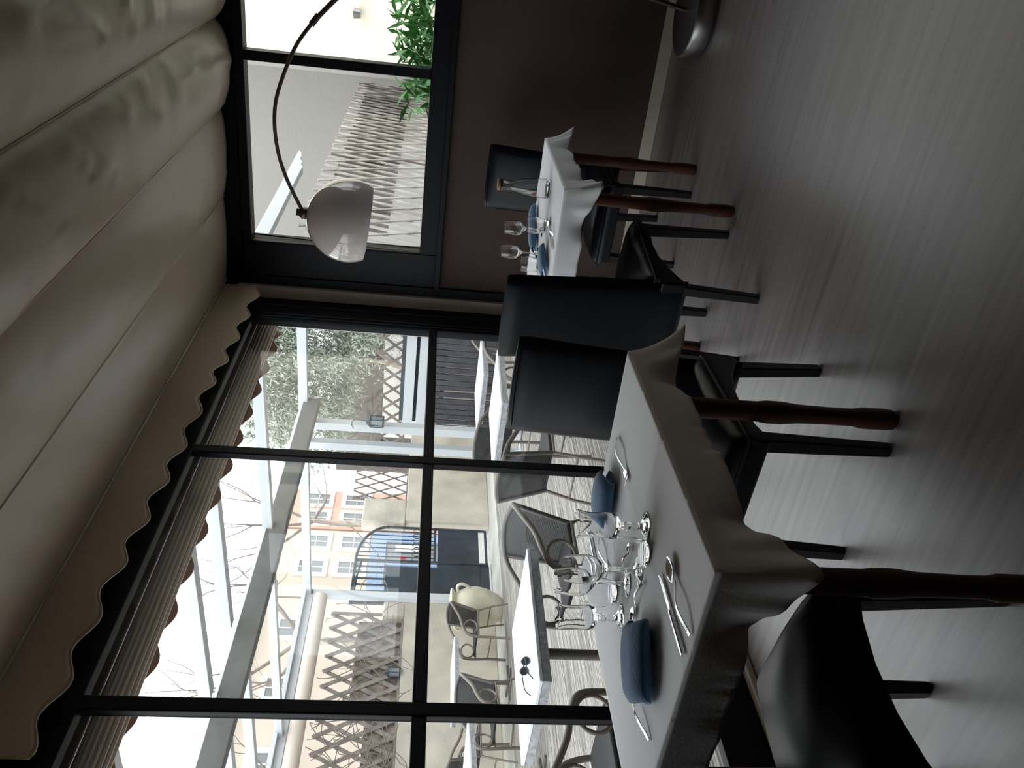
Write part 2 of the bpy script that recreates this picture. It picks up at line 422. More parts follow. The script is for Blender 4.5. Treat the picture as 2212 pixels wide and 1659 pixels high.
# scalloped valance hanging along the window wall
val = MB()
n = 620; ya, yb = 4.93, 1.62
per = 0.262
rows = 10
vs = []
for i in range(n+1):
    y = ya+(yb-ya)*i/n
    ph = ((4.79-y)/per) % 1.0
    lob = 0.5+0.5*math.cos(2*PI*ph)
    zt = seam_z(-2.37, y)+0.004
    zb = 2.328+0.046*(1-lob)+0.018*(4.8-y)
    x = -2.372+0.004*math.sin(y*9)
    for j in range(rows+1):
        t = j/rows
        vs.append((x + 0.010*math.sin(y*5.3+1)*t, y, zt+(zb-zt)*t))
fs = [(i*(rows+1)+j, (i+1)*(rows+1)+j, (i+1)*(rows+1)+j+1, i*(rows+1)+j+1) for i in range(n) for j in range(rows)]
val.add(vs, fs)
vo = ob('scalloped_valance', val, 'valance', smooth=True, solid=0.005)
tag(vo, 'beige fabric valance with scalloped hem hanging inside along the tall windows', 'valance')
hem = MB()
hp = [Vector(vs[i*(rows+1)+rows])+Vector((0.002, 0, -0.001)) for i in range(0, n+1, 3)]
hem.tube(hp, 0.0038, 6)
hob = ob('hem_piping', hem, 'fabric', vo, smooth=True)

# ------------------------------------------------------------------ arc lamp
lamp = thing('arc_floor_lamp', 'large arc floor lamp with glossy cream dome shade in front of back window', 'lamp', (-0.46, 4.55, 0))
def lp(p): return (p[0]+0.46, p[1]-4.55, p[2])
base = MB().lathe([(0.0, 0.0), (0.215, 0.0), (0.225, 0.012), (0.225, 0.085), (0.218, 0.098), (0.0, 0.10)], seg=64)
ob('base', base, 'brushed', lamp, smooth=True)
arc_lo = spline([lp(p) for p in ((-0.46, 4.55, 0.1), (-0.36, 4.55, 0.7), (-0.32, 4.53, 1.2), (-0.40, 4.48, 1.58), (-0.52, 4.43, 1.765), (-0.68, 4.38, 1.925))], 10)
ob('pole', MB().tube(arc_lo, 0.012, 12), 'bronze', lamp, smooth=True)
arc_hi = spline([lp(p) for p in ((-0.66, 4.385, 1.91), (-0.80, 4.35, 2.01), (-1.00, 4.32, 2.09), (-1.14, 4.30, 2.112), (-1.30, 4.30, 2.10), (-1.44, 4.30, 2.06), (-1.592, 4.30, 1.990))], 10)
ob('arc_arm', MB().tube(arc_hi, 0.0095, 12), 'bronze', lamp, smooth=True)
ob('collar', MB().tube([lp((-0.655, 4.386, 1.906)), lp((-0.70, 4.373, 1.94))], 0.0155, 12), 'bronze', lamp, smooth=True)
# dome: lathe about its own tilted axis
tilt = Matrix.Rotation(math.radians(5.5), 4, Vector((0.94, 0.33, 0))) @ Matrix.Rotation(math.radians(5.5), 4, 'Y')
top = Vector(lp((-1.620, 4.30, 1.962)))
def dome(prof, seg=64):
    m = MB().lathe(prof, seg=seg)
    m.v = [tuple(top + (tilt @ Vector(v))) for v in m.v]; return m
outer = [(0.0, 0.0)]
Rr = 0.221
for i in range(1, 31):
    a = math.radians(117)*i/30; outer.append((Rr*math.sin(a), -Rr*(1-math.cos(a))))
inner = [(max(r*0.982, 0.0), z-0.004*max(0, 1-i/30)) for i, (r, z) in enumerate(outer)]
ob('lamp_shade', dome(outer+inner[::-1]), 'lamp_shade', lamp, smooth=True)
cap = dome([(0.0, 0.052), (0.018, 0.052), (0.020, 0.044), (0.017, 0.040), (0.030, 0.022), (0.032, 0.014), (0.030, 0.008), (0.034, 0.0), (0.0, -0.002)], 32)
ob('shade_cap', cap, 'bronze', lamp, smooth=True)

# ------------------------------------------------------------------ tables
def table_leg(h=0.735):
    pr = [(0.026, 0.0), (0.034, 0.006), (0.0365, 0.03), (0.0365, 0.10), (0.030, 0.125), (0.030, 0.20), (0.032, 0.28), (0.0385, 0.335), (0.0385, 0.375), (0.034, 0.40), (0.034, 0.60), (0.036, 0.70), (0.036, h)]
    m = MB(); vs = []
    for r, z in pr:
        for k in range(16):
            t = 2*PI*(k+0.5)/16; c, s = math.cos(t), math.sin(t)
            q = 1.0/(abs(c)**3.2+abs(s)**3.2)**(1/3.2)
            vs.append((r*0.74*c*q, r*0.74*s*q, z))
    fs = []
    for i in range(len(pr)-1):
        for k in range(16): fs.append((i*16+k, i*16+(k+1) % 16, (i+1)*16+(k+1) % 16, (i+1)*16+k))
    fs.append(tuple(range(15, -1, -1))); fs.append(tuple((len(pr)-1)*16+k for k in range(16)))
    return m.add(vs, fs)
def dining_table(label, cx, cy, sx, sy, rz, legs):
    t = thing('dining_table', label, 'table', (cx, cy, 0), rz, 'dining tables by the windows')
    ob('tabletop', MB().box((-sx/2, -sy/2, 0.735), (sx/2, sy/2, 0.758)), 'red_wood', t, bevel=0.004)
    for lx, ly in legs:
        ob('leg', MB().add(*(lambda m: ([(v[0]+lx, v[1]+ly, v[2]) for v in m.v], m.f))(table_leg())), 'red_wood', t, smooth=True)
    a = MB()
    x, y = abs(legs[0][0]), abs(legs[0][1])
    for s in (-1, 1):
        a.box((-x, s*y-0.011, 0.65), (x, s*y+0.011, 0.735)); a.box((s*x-0.011, -y, 0.65), (s*x+0.011, y, 0.735))
    ob('apron', a, 'red_wood', t)
    return t
def tablecloth(label, cx, cy, sx, sy, rz, over, seed, tip=0.10, flare=0.07):
    """flat on top, short skirt with ripples, corners falling as folded points."""
    hx, hy = sx/2+0.004, sy/2+0.004; zt = 0.7625
    per = []
    N = 84
    cs = [(hx, -hy), (hx, hy), (-hx, hy), (-hx, -hy)]
    nr = [(1, 0), (0, 1), (-1, 0), (0, -1)]
    for e in range(4):
        a = Vector(cs[e]); b = Vector(cs[(e+1) % 4]); ln = (b-a).length
        for i in range(N):
            t = i/N; p = a+(b-a)*t; dc = min(t, 1-t)*ln
            n0 = Vector(nr[e]); d = Vector((math.copysign(1, p.x), math.copysign(1, p.y))).normalized()
            per.append((p, n0, d, dc))
    m = MB(); n = len(per); rows = 12
    vs = []
    for j in range(rows+1):
        s = j/rows
        for p, n0, d, dc in per:
            w = math.exp(-(dc/(0.015+0.075*s))**2)
            nn = (n0*(1-w)+d*w).normalized()
            w2 = math.exp(-(dc/0.075)**2); w3 = math.exp(-((dc-0.15)/0.045)**2)
            rip = noise.noise(Vector((p.x*9+seed, p.y*9, seed)))
            rip2 = noise.noise(Vector((p.x*34+seed, p.y*34, seed)))
            rip3 = noise.noise(Vector((p.x*80+seed, p.y*80, seed)))
            drop = over+tip*w2+0.010*rip+0.003*rip2
            out = 0.010+flare*w2*s+0.014*rip*s-0.022*w3*s+0.005*rip2*s*s+0.0022*rip3*s*s
            out += 0.014*w2*s*math.sin(dc*95)
            q = p + nn*(out*s**0.8)
            vs.append((q.x, q.y, zt-drop*s-(0.0015 if j == 0 else 0)))
    fs = []
    for j in range(rows):
        for i in range(n):
            k = (i+1) % n; fs.append((j*n+i, j*n+k, (j+1)*n+k, (j+1)*n+i))
    m.add(vs, fs)
    # top surface with faint fold creases
    G = 44
    def topf(u, v):
        x = -hx+2*hx*u; y = -hy+2*hy*v
        z = zt+0.0006*noise.noise(Vector((x*5, y*5, seed)))
        for c in (-hx*0.33, hx*0.33): z += 0.0016*math.exp(-((x-c)/0.006)**2)
        z += 0.0016*math.exp(-((y-0.02)/0.006)**2)
        if u in (0, 1) or v in (0, 1): z = zt-0.0015
        return (x, y, z)
    m.grid(topf, G*2, G*2)
    o = ob('tablecloth', m, 'cloth', smooth=True, solid=0.0012)
    for p in o.data.polygons: p.use_smooth = True
    o.location = (cx, cy, 0); o.rotation_euler = (0, 0, rz)
    return tag(o, label, 'tablecloth', 'white tablecloths')
dining_table('nearer wooden dining table with turned reddish legs under the big white cloth', -1.452, 1.53, 0.80, 0.87, 0.03, [(0.30, -0.335), (0.30, 0.335), (-0.335, 0.355), (-0.335, -0.335)])
tablecloth('large white tablecloth on the nearer table, set with glasses and blue napkins', -1.452, 1.53, 0.80, 0.87, 0.03, 0.108, 1.0, tip=0.055, flare=0.075)
dining_table('farther wooden dining table with square reddish legs against the brown wall', -1.475, 3.84, 0.76, 0.85, 0.02, [(0.338, -0.38), (0.338, 0.27), (-0.338, 0.335), (-0.338, -0.38)])
tablecloth('small white tablecloth on the far table, under the corked carafe', -1.475, 3.84, 0.76, 0.85, 0.02, 0.105, 4.2, tip=0.045, flare=0.065)

# ------------------------------------------------------------------ upholstered chairs
def rounded_slab(x0, x1, y0, y1, z0, z1, puff=0.012, n=12):
    """cushion: box with a domed top."""
    m = MB()
    m.box((x0, y0, z0), (x1, y1, z1-puff*1.2))
    def f(u, v):
        x = x0+(x1-x0)*u; y = y0+(y1-y0)*v
        e = (4*u*(1-u))**0.35*(4*v*(1-v))**0.35
        return (x, y, z1-puff*1.2+puff*1.2*e)
    return m.grid(f, n, n)
def make_chair(label, loc, rz):
    """facing local +Y, origin on the floor under the seat centre."""
    t = thing('dining_chair', label, 'chair', loc, rz, 'black upholstered dining chairs')
    # seat block with arched side rails
    s = MB()
    prof = [(0.25, 0.40), (0.25, 0.352), (0.225, 0.352), (0.16, 0.368), (0.06, 0.376), (-0.04, 0.368), (-0.13, 0.345), (-0.20, 0.315), (-0.235, 0.300), (-0.255, 0.300), (-0.255, 0.40)]
    w0, w1 = 0.185, 0.215
    vs = []
    for sgn in (-1, 1):
        for y, z in prof:
            w = w0+(w1-w0)*(y+0.25)/0.5; vs.append((sgn*w, y, z))
    k = len(prof)
    fs = [tuple(range(k)), tuple(range(2*k-1, k-1, -1))]+[(i, i+k, (i+1) % k+k, (i+1) % k) for i in range(k)]
    s.add(vs, fs)
    ob('seat_rail', s, 'leather', t, bevel=0.008)
    c = MB(); n = 24
    def f(u, v):
        y = -0.235+0.497*v; w = w0+(w1-w0)*(y+0.25)/0.5+0.006
        x = -w+2*w*u; e = min(1, (16*u*(1-u)*v*(1-v)))**0.28
        return (x, y, 0.40+0.022+0.066*e+0.004*noise.noise(Vector((x*9, y*9, 2))))
    c.grid(f, n, n)
    def rim(u, zz):
        return None
    vs2 = []; ring = [(i/n, 0) for i in range(n)]+[(1, i/n) for i in range(n)]+[(1-i/n, 1) for i in range(n)]+[(0, 1-i/n) for i in range(n)]
    for z in (0.395, None):
        for u, v in ring:
            p = f(u, v); vs2.append((p[0], p[1], z if z else p[2]))
    q = len(ring)
    c.add(vs2, [(i, (i+1) % q, (i+1) % q+q, i+q) for i in range(q)]+[tuple(range(q-1, -1, -1))])
    so = ob('seat', c, 'leather', t, smooth=True)
    pip = MB().tube([Vector((f(u, v)[0], f(u, v)[1], 0.424)) for u, v in ring], 0.0045, 6, closed=True)
    ob('seat_piping', pip, 'leather', so, smooth=True)
    # back: slab leaning away, soft edges
    b = MB(); nu, nv = 16, 28
    def bp(u, v, side):
        z = 0.285+0.725*v
        wd = 0.182+0.006*v-0.004*math.sin(PI*v)
        lean = -0.225-0.085*max(0, v-0.18)**1.15
        th = 0.038*(1-0.25*v)
        ex = min(1, (4*u*(1-u)))**0.22; ez = min(1, (1-v)*14)**0.5 if v > 0.9 else (min(1, v*30)**0.5)
        if v > 0.93: wd *= 1-0.03*((v-0.93)/0.07)**2
        x = (-1+2*u)*wd
        y = lean-0.0+side*th*ex*(0.35+0.65*ez)
        zz = z+0.006*math.sin(PI*u)*v
        return (x, y, zz)
    b.grid(lambda u, v: bp(u, v, 1), nu, nv); b.grid(lambda u, v: bp(u, v, -1), nu, nv)
    for uu in (0, 1):
        vv = []
        for j in range(nv+1): vv += [bp(uu, j/nv, -1), bp(uu, j/nv, 1)]
        b.add(vv, [(2*j, 2*j+1, 2*j+3, 2*j+2) for j in range(nv)])
    for v in (0, 1):
        vv = []
        for i in range(nu+1): vv += [bp(i/nu, v, -1), bp(i/nu, v, 1)]
        b.add(vv, [(2*i, 2*i+1, 2*i+3, 2*i+2) for i in range(nu)])
    ob('backrest', b, 'leather', t, smooth=True)
    seam = MB().tube([Vector(bp(u/12, 0.985, 1))+Vector((0, 0.001, 0)) for u in range(13)], 0.003, 6)
    ob('back_seam', seam, 'leather', t, smooth=True)
    for sx, yt, yb_, in ((0.192, 0.222, 0.235), (-0.192, 0.222, 0.235)):
        ob('leg', MB().bar((sx, yt, 0.40), (sx*1.04, yb_, 0.0), 0.045, 0.045, (0, 1, 0), 0.032, 0.032), 'black_wood', t, bevel=0.004)
    for sx in (0.150, -0.150):
        ob('leg', MB().bar((sx, -0.225, 0.36), (sx*1.0, -0.262, 0.0), 0.040, 0.045, (0, 1, 0), 0.032, 0.034), 'black_wood', t, bevel=0.004)
    return t
c0 = make_chair('black upholstered chair on the far side of the nearer table, facing us', (-1.436, 2.085, 0), PI-0.03)
G = 'black upholstered dining chairs'
dup(c0, (-1.446, 3.235, 0), -0.06, 'black upholstered chair seen from behind, pushed up to the far table', G)
dup(c0, (-1.452, 4.345, 0), PI-0.06, 'black upholstered chair at the far end, facing us across the far table', G)
dup(c0, (-1.465, 1.070, 0), -0.17, 'black upholstered chair nearest to us, cut off by the picture edge', G)

# ------------------------------------------------------------------ tableware
ZT = 0.7645
def wine_glass(label, loc, group, h=0.185, rb=0.036):
    t = thing('wine_glass', label, 'glass', (loc[0], loc[1], ZT), 0, group)
    o = [(0.0, 0.0045), (0.010, 0.005), (0.0045, 0.010), (0.0036, 0.03), (0.0036, 0.075), (0.006, 0.083), (0.018, 0.092), (0.031, 0.107), (rb, 0.125), (rb-0.001, 0.150), (rb-0.006, h)]
    i = [(rb-0.0072, h), (rb-0.0022, 0.150), (rb-0.0014, 0.125), (0.0295, 0.1085), (0.0165, 0.094), (0.0, 0.0885)]
    ob('bowl', MB().lathe(o[3:]+i, seg=40), 'glass', t, smooth=True)
    ft = [(0.0, 0.0), (0.033, 0.0), (0.0335, 0.0015), (0.020, 0.0035), (0.006, 0.008), (0.0036, 0.0305), (0.0, 0.0305)]
    ob('foot', MB().lathe(ft, seg=40), 'glass', t, smooth=True)
    return t
def tumbler(label, loc, group):
    pr = [(0.0, 0.0), (0.026, 0.0), (0.033, 0.006), (0.0385, 0.030), (0.0395, 0.055), (0.036, 0.088), (0.0345, 0.088), (0.0378, 0.055), (0.0368, 0.030), (0.030, 0.011), (0.0, 0.009)]
    o = ob('tumbler', MB().lathe(pr, seg=40), 'glass', smooth=True, loc=(loc[0], loc[1], ZT))
    return tag(o, label, 'glass', group)
def footed_glass(label, loc, group):
    t = thing('footed_glass', label, 'glass', (loc[0], loc[1], ZT), 0, group)
    ft = [(0.0, 0.0), (0.034, 0.0), (0.0345, 0.002), (0.022, 0.006), (0.010, 0.011), (0.007, 0.016), (0.0095, 0.021), (0.0075, 0.026), (0.0085, 0.040), (0.0110, 0.048), (0.0075, 0.054), (0.010, 0.060), (0.0, 0.062)]
    ob('foot', MB().lathe(ft, seg=40), 'glass', t, smooth=True)
    bw = [(0.0, 0.061), (0.012, 0.062), (0.026, 0.070), (0.0315, 0.084), (0.0305, 0.105), (0.0285, 0.130), (0.0300, 0.150), (0.0345, 0.166), (0.0335, 0.167), (0.0285, 0.150), (0.0268, 0.130), (0.0285, 0.105), (0.0290, 0.086), (0.022, 0.074), (0.0, 0.070)]
    ob('bowl', MB().lathe(bw, seg=40), 'glass', t, smooth=True)
    return t
GL = 'drinking glasses on the tables'
footed_glass('tall flared glass on short stem, standing beside the folded napkin at the window side', (-1.279, 1.508), GL)
footed_glass('tall flared glass on short stem, nearest to the front napkin', (-1.600, 1.520), GL)
tumbler('rounded tumbler on the nearer table, closest to its room-side edge', (-1.318, 1.455), GL)
tumbler('rounded tumbler at the middle of the glass cluster on the nearer table', (-1.600, 1.610), GL)
wine_glass('stemmed wine glass right behind the room-side tumbler on the nearer table', (-1.395, 1.478), GL)
wine_glass('stemmed wine glass between tumbler and flared glass on the nearer table', (-1.492, 1.535), GL)
wine_glass('stemmed wine glass beside the rolled napkin on the far table', (-1.452, 3.900), GL)
wine_glass('stemmed wine glass over the far-left corner setting of the far table', (-1.595, 3.945), GL)
tumbler('clear tumbler in front of the rolled blue napkin on the far table', (-1.392, 3.800), GL)
tumbler('clear tumbler half hidden by the chair back on the far table', (-1.615, 3.850), GL)
# cutlery
def ribbon(pts, widths, th, m):
    """flat curved bar; pts (y,z), widths along."""
    vs = []
    for (y, z), w in zip(pts, widths):
        for a, b in ((-1, -1), (1, -1), (1, 1), (-1, 1)): vs.append((a*w/2, y, z+b*th/2))
    n = len(pts); fs = [(3, 2, 1, 0), tuple((n-1)*4+k for k in range(4))]
    for i in range(n-1):
        for k in range(4): fs.append((i*4+k, i*4+(k+1) % 4, (i+1)*4+(k+1) % 4, (i+1)*4+k))
    m.add(vs, fs); return m
def handle_pts(y0, y1, n=14, lift=0.012):
    out = []; w = []
    for i in range(n+1):
        t = i/n; out.append((y0+(y1-y0)*t, 0.0035+lift*math.sin(PI*t)**1.3)); w.append(0.0125-0.0075*t**0.8 if t > 0.05 else 0.009)
    return out, w
def spoon(label, loc, rz, L=0.20, group=None):
    t = thing('spoon', label, 'spoon', (loc[0], loc[1], ZT), rz, group)
    hp, hw = handle_pts(-L/2, L*0.18)
    ob('handle', ribbon(hp, hw, 0.0028, MB()), 'steel', t, bevel=0.001)
    m = MB()
    def f(u, v):
        y = L*0.17+(L*0.33)*v; w = 0.0205*(L/0.2)*max(0.0, math.sin(PI*min(1, v*0.97+0.015)))**0.6*(1.05-0.2*v)
        x = (-1+2*u)*w; d = 0.009*(1-(2*u-1)**2)*math.sin(PI*v)
        return (x, y, 0.0085+0.002*math.sin(PI*v)-d)
    m.grid(f, 12, 16)
    ob('spoon_bowl', m, 'steel', t, smooth=True, solid=0.0014)
    return t
def fork(label, loc, rz, L=0.20, group=None, flip=False):
    t = thing('fork', label, 'fork', (loc[0], loc[1], ZT), rz, group)
    hp, hw = handle_pts(-L/2, L*0.2)
    ob('handle', ribbon(hp, hw, 0.0028, MB()), 'steel', t, bevel=0.001)
    m = MB(); f = 1.0
    sh = [(L*0.19, 0.0045), (L*0.23, 0.0055), (L*0.28, 0.0035), (L*0.33, 0.0025)]
    ribbon(sh, [0.006, 0.014, 0.022, 0.024], 0.0018, m)
    for k in range(4):
        x = -0.0095+k*0.00635
        pts = [(x, L*0.325, 0.0025), (x, L*0.40, 0.0035), (x*0.96, L*0.46, 0.007), (x*0.94, L*0.50, 0.011)]
        m.tube(pts, [0.0017, 0.0016, 0.0013, 0.0007], 6)
    ob('tines', m, 'steel', t, smooth=True)
    return t
def knife(label, loc, rz, L=0.22, group=None):
    t = thing('table_knife', label, 'knife', (loc[0], loc[1], ZT), rz, group)
    m = MB(); pts = []; w = []
    for i in range(13):
        q = i/12; pts.append((-L/2+L*0.52*q, 0.0045)); w.append(0.009+0.004*math.sin(PI*q)*(1-q))
    ribbon(pts, w, 0.006, m)
    ob('handle', m, 'steel', t, bevel=0.002)
    bl = [(-0.004, L*0.02), (0.005, L*0.02), (0.008, L*0.10), (0.009, L*0.30), (0.006, L*0.42), (-0.003, L*0.5), (-0.005, L*0.42)]
    ob('blade', MB().prism(bl, 'z', 0.003, 0.0048), 'steel', t)
    return t
CU = 'cutlery on the tables'
def ang(a, b): return -math.atan2(b[0]-a[0], b[1]-a[1])
def lay(fn, label, handle, tip, **k):
    c = ((handle[0]+tip[0])/2, (handle[1]+tip[1])/2); L = math.dist(handle, tip)
    return fn(label, c, ang(handle, tip), L=L, group=CU, **k)
lay(knife, 'table knife on the nearer table, left of the large spoon by the room-side edge', (-1.276, 1.120), (-1.274, 1.345))
lay(spoon, 'large spoon on the nearer table, closest to the room-side edge', (-1.216, 1.117), (-1.198, 1.318))
lay(spoon, 'small spoon lying crosswise between the glasses and the front napkin', (-1.369, 1.42), (-1.512, 1.428))
lay(fork, 'fork at the far end of the nearer table, before the black chair back', (-1.285, 1.885), (-1.300, 1.70))
lay(knife, 'table knife at the far setting, seen behind the flared glass', (-1.694, 1.93), (-1.698, 1.76))
lay(fork, 'fork at the far setting between flared glass and knife', (-1.612, 1.845), (-1.606, 1.68))
lay(spoon, 'small teaspoon seen through the room-side tumbler', (-1.478, 1.562), (-1.375, 1.560))
lay(fork, 'fork lying under the front blue napkin, handle and tines showing', (-1.585, 1.150), (-1.642, 1.405))
lay(spoon, 'large spoon on the far table, before the corked carafe', (-1.322, 3.50), (-1.336, 3.72))
lay(knife, 'table knife on the far table, alongside the spoon', (-1.372, 3.46), (-1.355, 3.67))
lay(fork, 'fork beside the rolled napkin on the far table', (-1.66, 3.66), (-1.60, 3.86))
lay(knife, 'table knife beyond the glasses on the far table', (-1.60, 4.12), (-1.62, 3.92))
# napkins
def napkin_roll(label, a, b, wd, h, seed):
    """loosely folded napkin lying as an open roll from a to b."""
    a = Vector((a[0], a[1], 0)); b = Vector((b[0], b[1], 0)); d = b-a; L = d.length
    c = (a+b)/2
    t = thing('napkin', label, 'napkin', (c.x, c.y, ZT), ang(a, b), 'blue napkins')
    m = MB()
    def fo(u, v):      # outer fold: flat strip at the bottom, rolling over the top
        y = -L/2+L*v; k = 0.80+0.20*math.sin(PI*min(1, v*1.05))**0.5
        th = u*2*PI*0.93-0.35
        r = 1-0.10*u
        x = wd/2*math.cos(th)*r*k; z = h/2+h/2*math.sin(th)*r*k
        n = noise.noise(Vector((x*20+seed, y*9, z*20)))*0.004
        return (x+n, y+0.004*math.sin(th*2+seed), max(0.002, z*(1-0.25*(2*v-1)**6)+n))
    m.grid(fo, 36, 18)
    ob('outer_fold', m, 'napkin', t, smooth=True, solid=0.0022)
    m2 = MB()
    def fi(u, v):
        y = -L/2+0.008+(L-0.016)*v; th = u*2*PI*0.8+0.6
        x = wd/2*0.55*math.cos(th); z = h*0.45+h*0.30*math.sin(th)
        return (x, y, max(0.006, z+0.002*noise.noise(Vector((x*30, y*12, seed)))))
    m2.grid(fi, 24, 14)
    ob('inner_fold', m2, 'napkin', t, smooth=True, solid=0.0022)
    return t
napkin_roll('blue napkin rolled open at the far end of the nearer table', (-1.385, 1.845), (-1.515, 1.80), 0.15, 0.052, 1.0)
napkin_roll('thick folded blue napkin at the front of the nearer table, over a fork', (-1.425, 1.345), (-1.54, 1.215), 0.17, 0.055, 5.0)
napkin_roll('rolled blue napkin at the far side of the far table', (-1.44, 4.20), (-1.585, 3.985), 0.085, 0.045, 9.0)
napkin_roll('rolled blue napkin on the near side of the far table by the chair back', (-1.465, 3.70), (-1.515, 3.53), 0.085, 0.042, 3.0)
# carafe
def carafe():
    t = thing('water_carafe', 'small clear water carafe with cork stopper on the far table', 'carafe', (-1.225, 3.85, ZT))
    o = [(0.0, 0.0), (0.040, 0.0), (0.044, 0.004), (0.0455, 0.02), (0.0455, 0.06), (0.043, 0.095), (0.036, 0.13), (0.027, 0.158), (0.0225, 0.178), (0.023, 0.20), (0.027, 0.228), (0.029, 0.236)]
    i = [(r-0.0028, z) for r, z in o[::-1][:-2]]
    i[-1] = (0.040, 0.012)
    ob('carafe_body', MB().lathe(o+i+[(0.0, 0.012)], seg=48), 'glass', t, smooth=True)
    ob('cork_stopper', MB().lathe([(0.0, 0.222), (0.0232, 0.224), (0.0252, 0.236), (0.027, 0.2365), (0.028, 0.243), (0.027, 0.247), (0.0, 0.248)], seg=32), 'cork', t, smooth=True)
    m = MB()
    for k in range(5):
        a = -2.2+k*0.09; m.box((0.0465*math.cos(a)-0.001, 0.0465*math.sin(a)-0.001, 0.070), (0.0465*math.cos(a)+0.001, 0.0465*math.sin(a)+0.001, 0.078))
    ob('red_print', m, 'red', t)
carafe()

# ================================================================== OUTSIDE
ZG = -0.10
struct('terrace_deck', MB().box((-8.75, -3.0, ZG-0.05), (-2.60, 14.0, ZG)), 'deck')
struct('concrete_path', MB().box((-9.7, -3.0, ZG-0.05), (-8.76, 14.0, ZG+0.004)), 'concrete')
struct('street_ground', MB().box((-60, -30, ZG-0.40), (40, 60, ZG-0.06)), 'street')
# side ground below the back window
# exterior awning, rolled up under its cassette
aw = thing('rolled_awning', 'rolled up beige ribbed awning with scalloped flap outside the tall windows', 'awning', (-2.74, 3.2, 2.342))
r = MB(); ys0, ys1 = 5.15-3.2, -2.0-3.2
prof = []
for k in range(25):
    a = 2*PI*k/24; rr = 0.062*(1+0.035*math.cos(a*9)); prof.append((rr*math.cos(a), rr*math.sin(a)*0.95+0.005))
r.prism(prof[:-1], 'y', ys1, ys0)
ob('awning_roll', r, 'awning_canvas', aw, smooth=True)
rb = MB()
for k in range(7):
    an = math.radians(35-k*19); x, z = 0.062*math.cos(an), 0.062*math.sin(an)
    rb.tube([(x, ys1, z), (x, ys0, z)], 0.0085, 6)
ob('rib', rb, 'awning_canvas', aw, smooth=True)
fl = MB(); vs = []; n = 700
for i in range(n+1):
    y = ys0+(ys1-ys0)*i/n; yy = y+3.2; ph = ((yy-4.895)/0.255) % 1.0
    lob = (0.5+0.5*math.cos(2*PI*ph))**0.8
    vs += [(-0.055, y, -0.01), (-0.06, y, -0.052-0.042*lob+0.008*(5-yy))]
fl.add(vs, [(2*i, 2*i+2, 2*i+3, 2*i+1) for i in range(n)])
ob('scalloped_flap', fl, 'awning_flap', aw, solid=0.004)
# small eave beam carrying the awning
struct('trim_7', MB().box((-2.73, 0.3, 2.408), (-2.58, 5.2, 2.62)), 'black_frame')

# pergola (x: -5.9 main beam, -9.2 outer beam; y 9 end)
pg = thing('white_pergola', 'white metal pergola over the terrace with grey main beam and slim posts', 'pergola', (-6.0, 9.0, ZG))
def lg(p): return (p[0]+6.0, p[1]-9.0, p[2]-ZG)
ob('main_beam', MB().bar(lg((-5.90, 9.05, 2.615)), lg((-5.90, 0.5, 2.70)), 0.12, 0.19), 'grey_beam', pg, bevel=0.006)
ob('beam_cover', MB().tube([lg((-5.98, 8.9, 2.735)), lg((-5.99, 7.0, 2.75)), lg((-5.98, 4.0, 2.775)), lg((-5.98, 0.5, 2.81))], 0.04, 10), 'white_metal', pg, smooth=True)
ob('end_beam', MB().bar(lg((-4.62, 9.0, 2.72)), lg((-9.25, 9.0, 2.70)), 0.10, 0.11), 'white_metal', pg, bevel=0.005)
ob('outer_beam', MB().bar(lg((-9.2, 9.05, 2.66)), lg((-9.2, 0.0, 2.66)), 0.10, 0.10), 'white_metal', pg, bevel=0.005)
for y in (6.64, 5.33, 4.60, 3.0, 1.6):
    z = {6.64: 2.74, 5.33: 2.86, 4.6: 2.86}.get(y, 2.88)
    ob('rafter', MB().bar(lg((-2.95, y, z+0.03)), lg((-5.85, y, z-0.02)), 0.11, 0.10), 'white_metal', pg, bevel=0.004)
    ob('rafter', MB().bar(lg((-5.95, y, 2.72)), lg((-9.2, y, 2.70)), 0.10, 0.09), 'white_metal', pg, bevel=0.004)
for i, x in enumerate((-6.19, -6.50)):
    ob('post', MB().box(lg((x-0.055, 8.95, ZG)), lg((x+0.055, 9.06, 2.66))), 'white_metal', pg, bevel=0.006)
ob('post', MB().box(lg((-9.25, 8.95, ZG)), lg((-9.15, 9.06, 2.66))), 'white_metal', pg, bevel=0.006)
br = MB()
br.prism([(-6.64+6, 0.0), (-6.36+6, 0.0), (-6.44+6, 0.22), (-6.56+6, 0.22)], 'y', -0.06, -0.05)
br.box(lg((-6.66, 8.85, ZG)), lg((-6.34, 9.15, ZG+0.012)))
br.box(lg((-6.55, 8.93, ZG+0.012)), lg((-6.45, 8.94, ZG+0.2)))
ob('foot_bracket', br, 'white_metal', pg)
ob('roller_blind', MB().tube([lg((-9.14, 8.9, 2.50)), lg((-9.14, 0.2, 2.50))], 0.10, 20), 'canvas', pg, smooth=True)
ob('gutter', MB().box(lg((-9.16, 0.2, 2.71)), lg((-9.06, 8.95, 2.76))), 'white_metal', pg)

